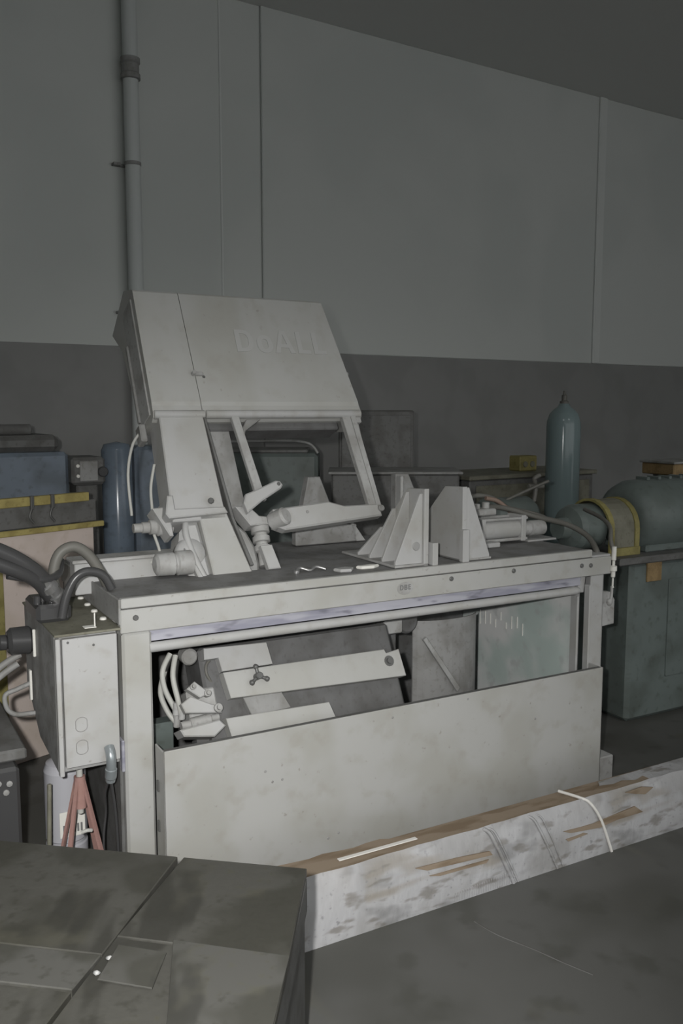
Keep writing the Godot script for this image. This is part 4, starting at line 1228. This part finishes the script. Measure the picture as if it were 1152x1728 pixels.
# ---------------------------------------------------------------- small things
func build_small():
	# red jack stand under the control box
	var js := thing("jack_stand", "worn red jack stand with splayed legs under the control box", "jack stand", MT, Vector3(-0.12, 0, -0.09))
	var b := MB.new()
	b.cyl(S(-0.12, 0.30, 0.09), S(-0.12, 0.462, 0.09), 0.010, 0.002, 14)
	part("jack_post", b, M.hose_pale, js)
	b = MB.new()
	b.extr(pv([-0.145, 0.455, -0.095, 0.455, -0.09, 0.47, -0.15, 0.47]), -0.11, -0.07, 0.003)
	part("saddle", b, M.grey, js)
	b = MB.new()
	b.lathe(S(-0.12, 0.32, 0.09), S(-0.12, 0.6, 0.09), [[0.0, 0.0], [0.020, 0.0], [0.017, 0.10], [0.0, 0.10]], 14)
	part("collar", b, M.red, js)
	for k in 4:
		var a := PI / 4 + PI / 2 * k
		var foot := S(-0.12 + cos(a) * 0.115, 0.0, 0.09 + sin(a) * 0.10)
		var top := S(-0.12 + cos(a) * 0.012, 0.41, 0.09 + sin(a) * 0.012)
		b = MB.new()
		var w := (foot - top).normalized()
		var sd := w.cross(Vector3(cos(a), 0, -sin(a))).normalized()
		var q := [top + sd * 0.0055, top - sd * 0.0055, foot - sd * 0.0085, foot + sd * 0.0085]
		var o := sd.cross(w).normalized()
		b.flat()
		b.quad(q[0] + o * 0.004, q[1] + o * 0.004, q[2] + o * 0.004, q[3] + o * 0.004, o)
		b.quad(q[0] - o * 0.004, q[1] - o * 0.004, q[2] - o * 0.004, q[3] - o * 0.004, -o)
		b.quad(q[0] + o * 0.004, q[0] - o * 0.004, q[3] - o * 0.004, q[3] + o * 0.004, sd)
		b.quad(q[1] + o * 0.004, q[1] - o * 0.004, q[2] - o * 0.004, q[2] + o * 0.004, -sd)
		part("leg", b, M.red, js)
	b = MB.new()
	b.tube([S(-0.105, 0.27, 0.02), S(-0.12, 0.275, 0.015), S(-0.135, 0.27, 0.02)], 0.006, 8)
	part("ratchet_handle", b, M.hose_pale, js)
	# white plastic drum behind it
	var dr := thing("plastic_drum", "pale plastic drum with a barred label, behind the red jack stand", "drum", MT, Vector3(-0.13, 0, -0.26))
	b = MB.new()
	b.lathe(S(-0.13, 0, 0.26), S(-0.13, 1, 0.26), [[0.0, 0.0], [0.060, 0.0], [0.066, 0.01], [0.066, 0.14], [0.062, 0.145], [0.062, 0.155], [0.066, 0.16], [0.066, 0.385], [0.058, 0.41], [0.03, 0.425], [0.0, 0.425]], 28)
	part("drum_body", b, M.white, dr)
	b = MB.new()
	b.cyl(S(-0.13, 0.422, 0.26), S(-0.13, 0.442, 0.26), 0.025, 0.003, 16)
	part("drum_cap", b, M.dark, dr)
	b = MB.new()
	b.box(S(-0.165, 0.18, 0.195), S(-0.085, 0.265, 0.191), 0.001)
	var lb := part("paper_label", b, M.bright, dr)
	b = MB.new()
	for k in 6:
		b.box(S(-0.155 + 0.011 * k, 0.195, 0.1915), S(-0.149 + 0.011 * k, 0.222, 0.1895), 0.0005)
	var bars := part("label_bars", b, M.mark, lb)
	bars.set_meta("kind", "stuff")
	# thin pale rod leaning at the base
	b = MB.new()
	b.cyl(S(-0.225, 0.0, 0.09), S(-0.205, 0.40, 0.12), 0.007, 0.002, 10)
	single("steel_rod", b, M.olive, MT, Vector3.ZERO, "thin dull rod leaning upright between black base and pale drum", "rod")
	# loose offcuts on the table
	var sc := [
		["metal_offcut", [0.0, 0.0, 0.05, -0.012, 0.075, 0.01, 0.05, 0.04, 0.01, 0.032], 0.78, -0.10, 0.012, M.paint, "shiny pale metal offcut on the black table, at the middle of three"],
		["metal_offcut", [0.0, 0.0, 0.06, -0.008, 0.09, 0.008, 0.06, 0.026, 0.01, 0.022], 0.875, -0.105, 0.012, M.bright, "bright flat metal offcut on the black table beside the vise jaw foot"],
	]
	for e in sc:
		var m := flat_poly(e[1], 0.0, e[4], 0.003)
		single(e[0], m, e[5], MT, Vector3(e[2], 0.9765, e[3]), e[6], "offcut")
	b = MB.new()
	b.tube([Vector3(0, 0.006, 0), Vector3(0.02, 0.014, -0.012), Vector3(0.05, 0.006, 0.004), Vector3(0.08, 0.014, -0.006), Vector3(0.11, 0.006, 0.01)], 0.006, 8)
	b.lathe(Vector3(0.0, 0.0, 0.0), Vector3(0.0, 1.0, 0.0), [[0.0, 0.0], [0.012, 0.0], [0.012, 0.01], [0.0, 0.012]], 10)
	single("bent_wire", b, M.steel, MT, Vector3(0.655, 0.9765, -0.14), "dull bent wire hook lying on the black table before the guide plate", "wire hook")
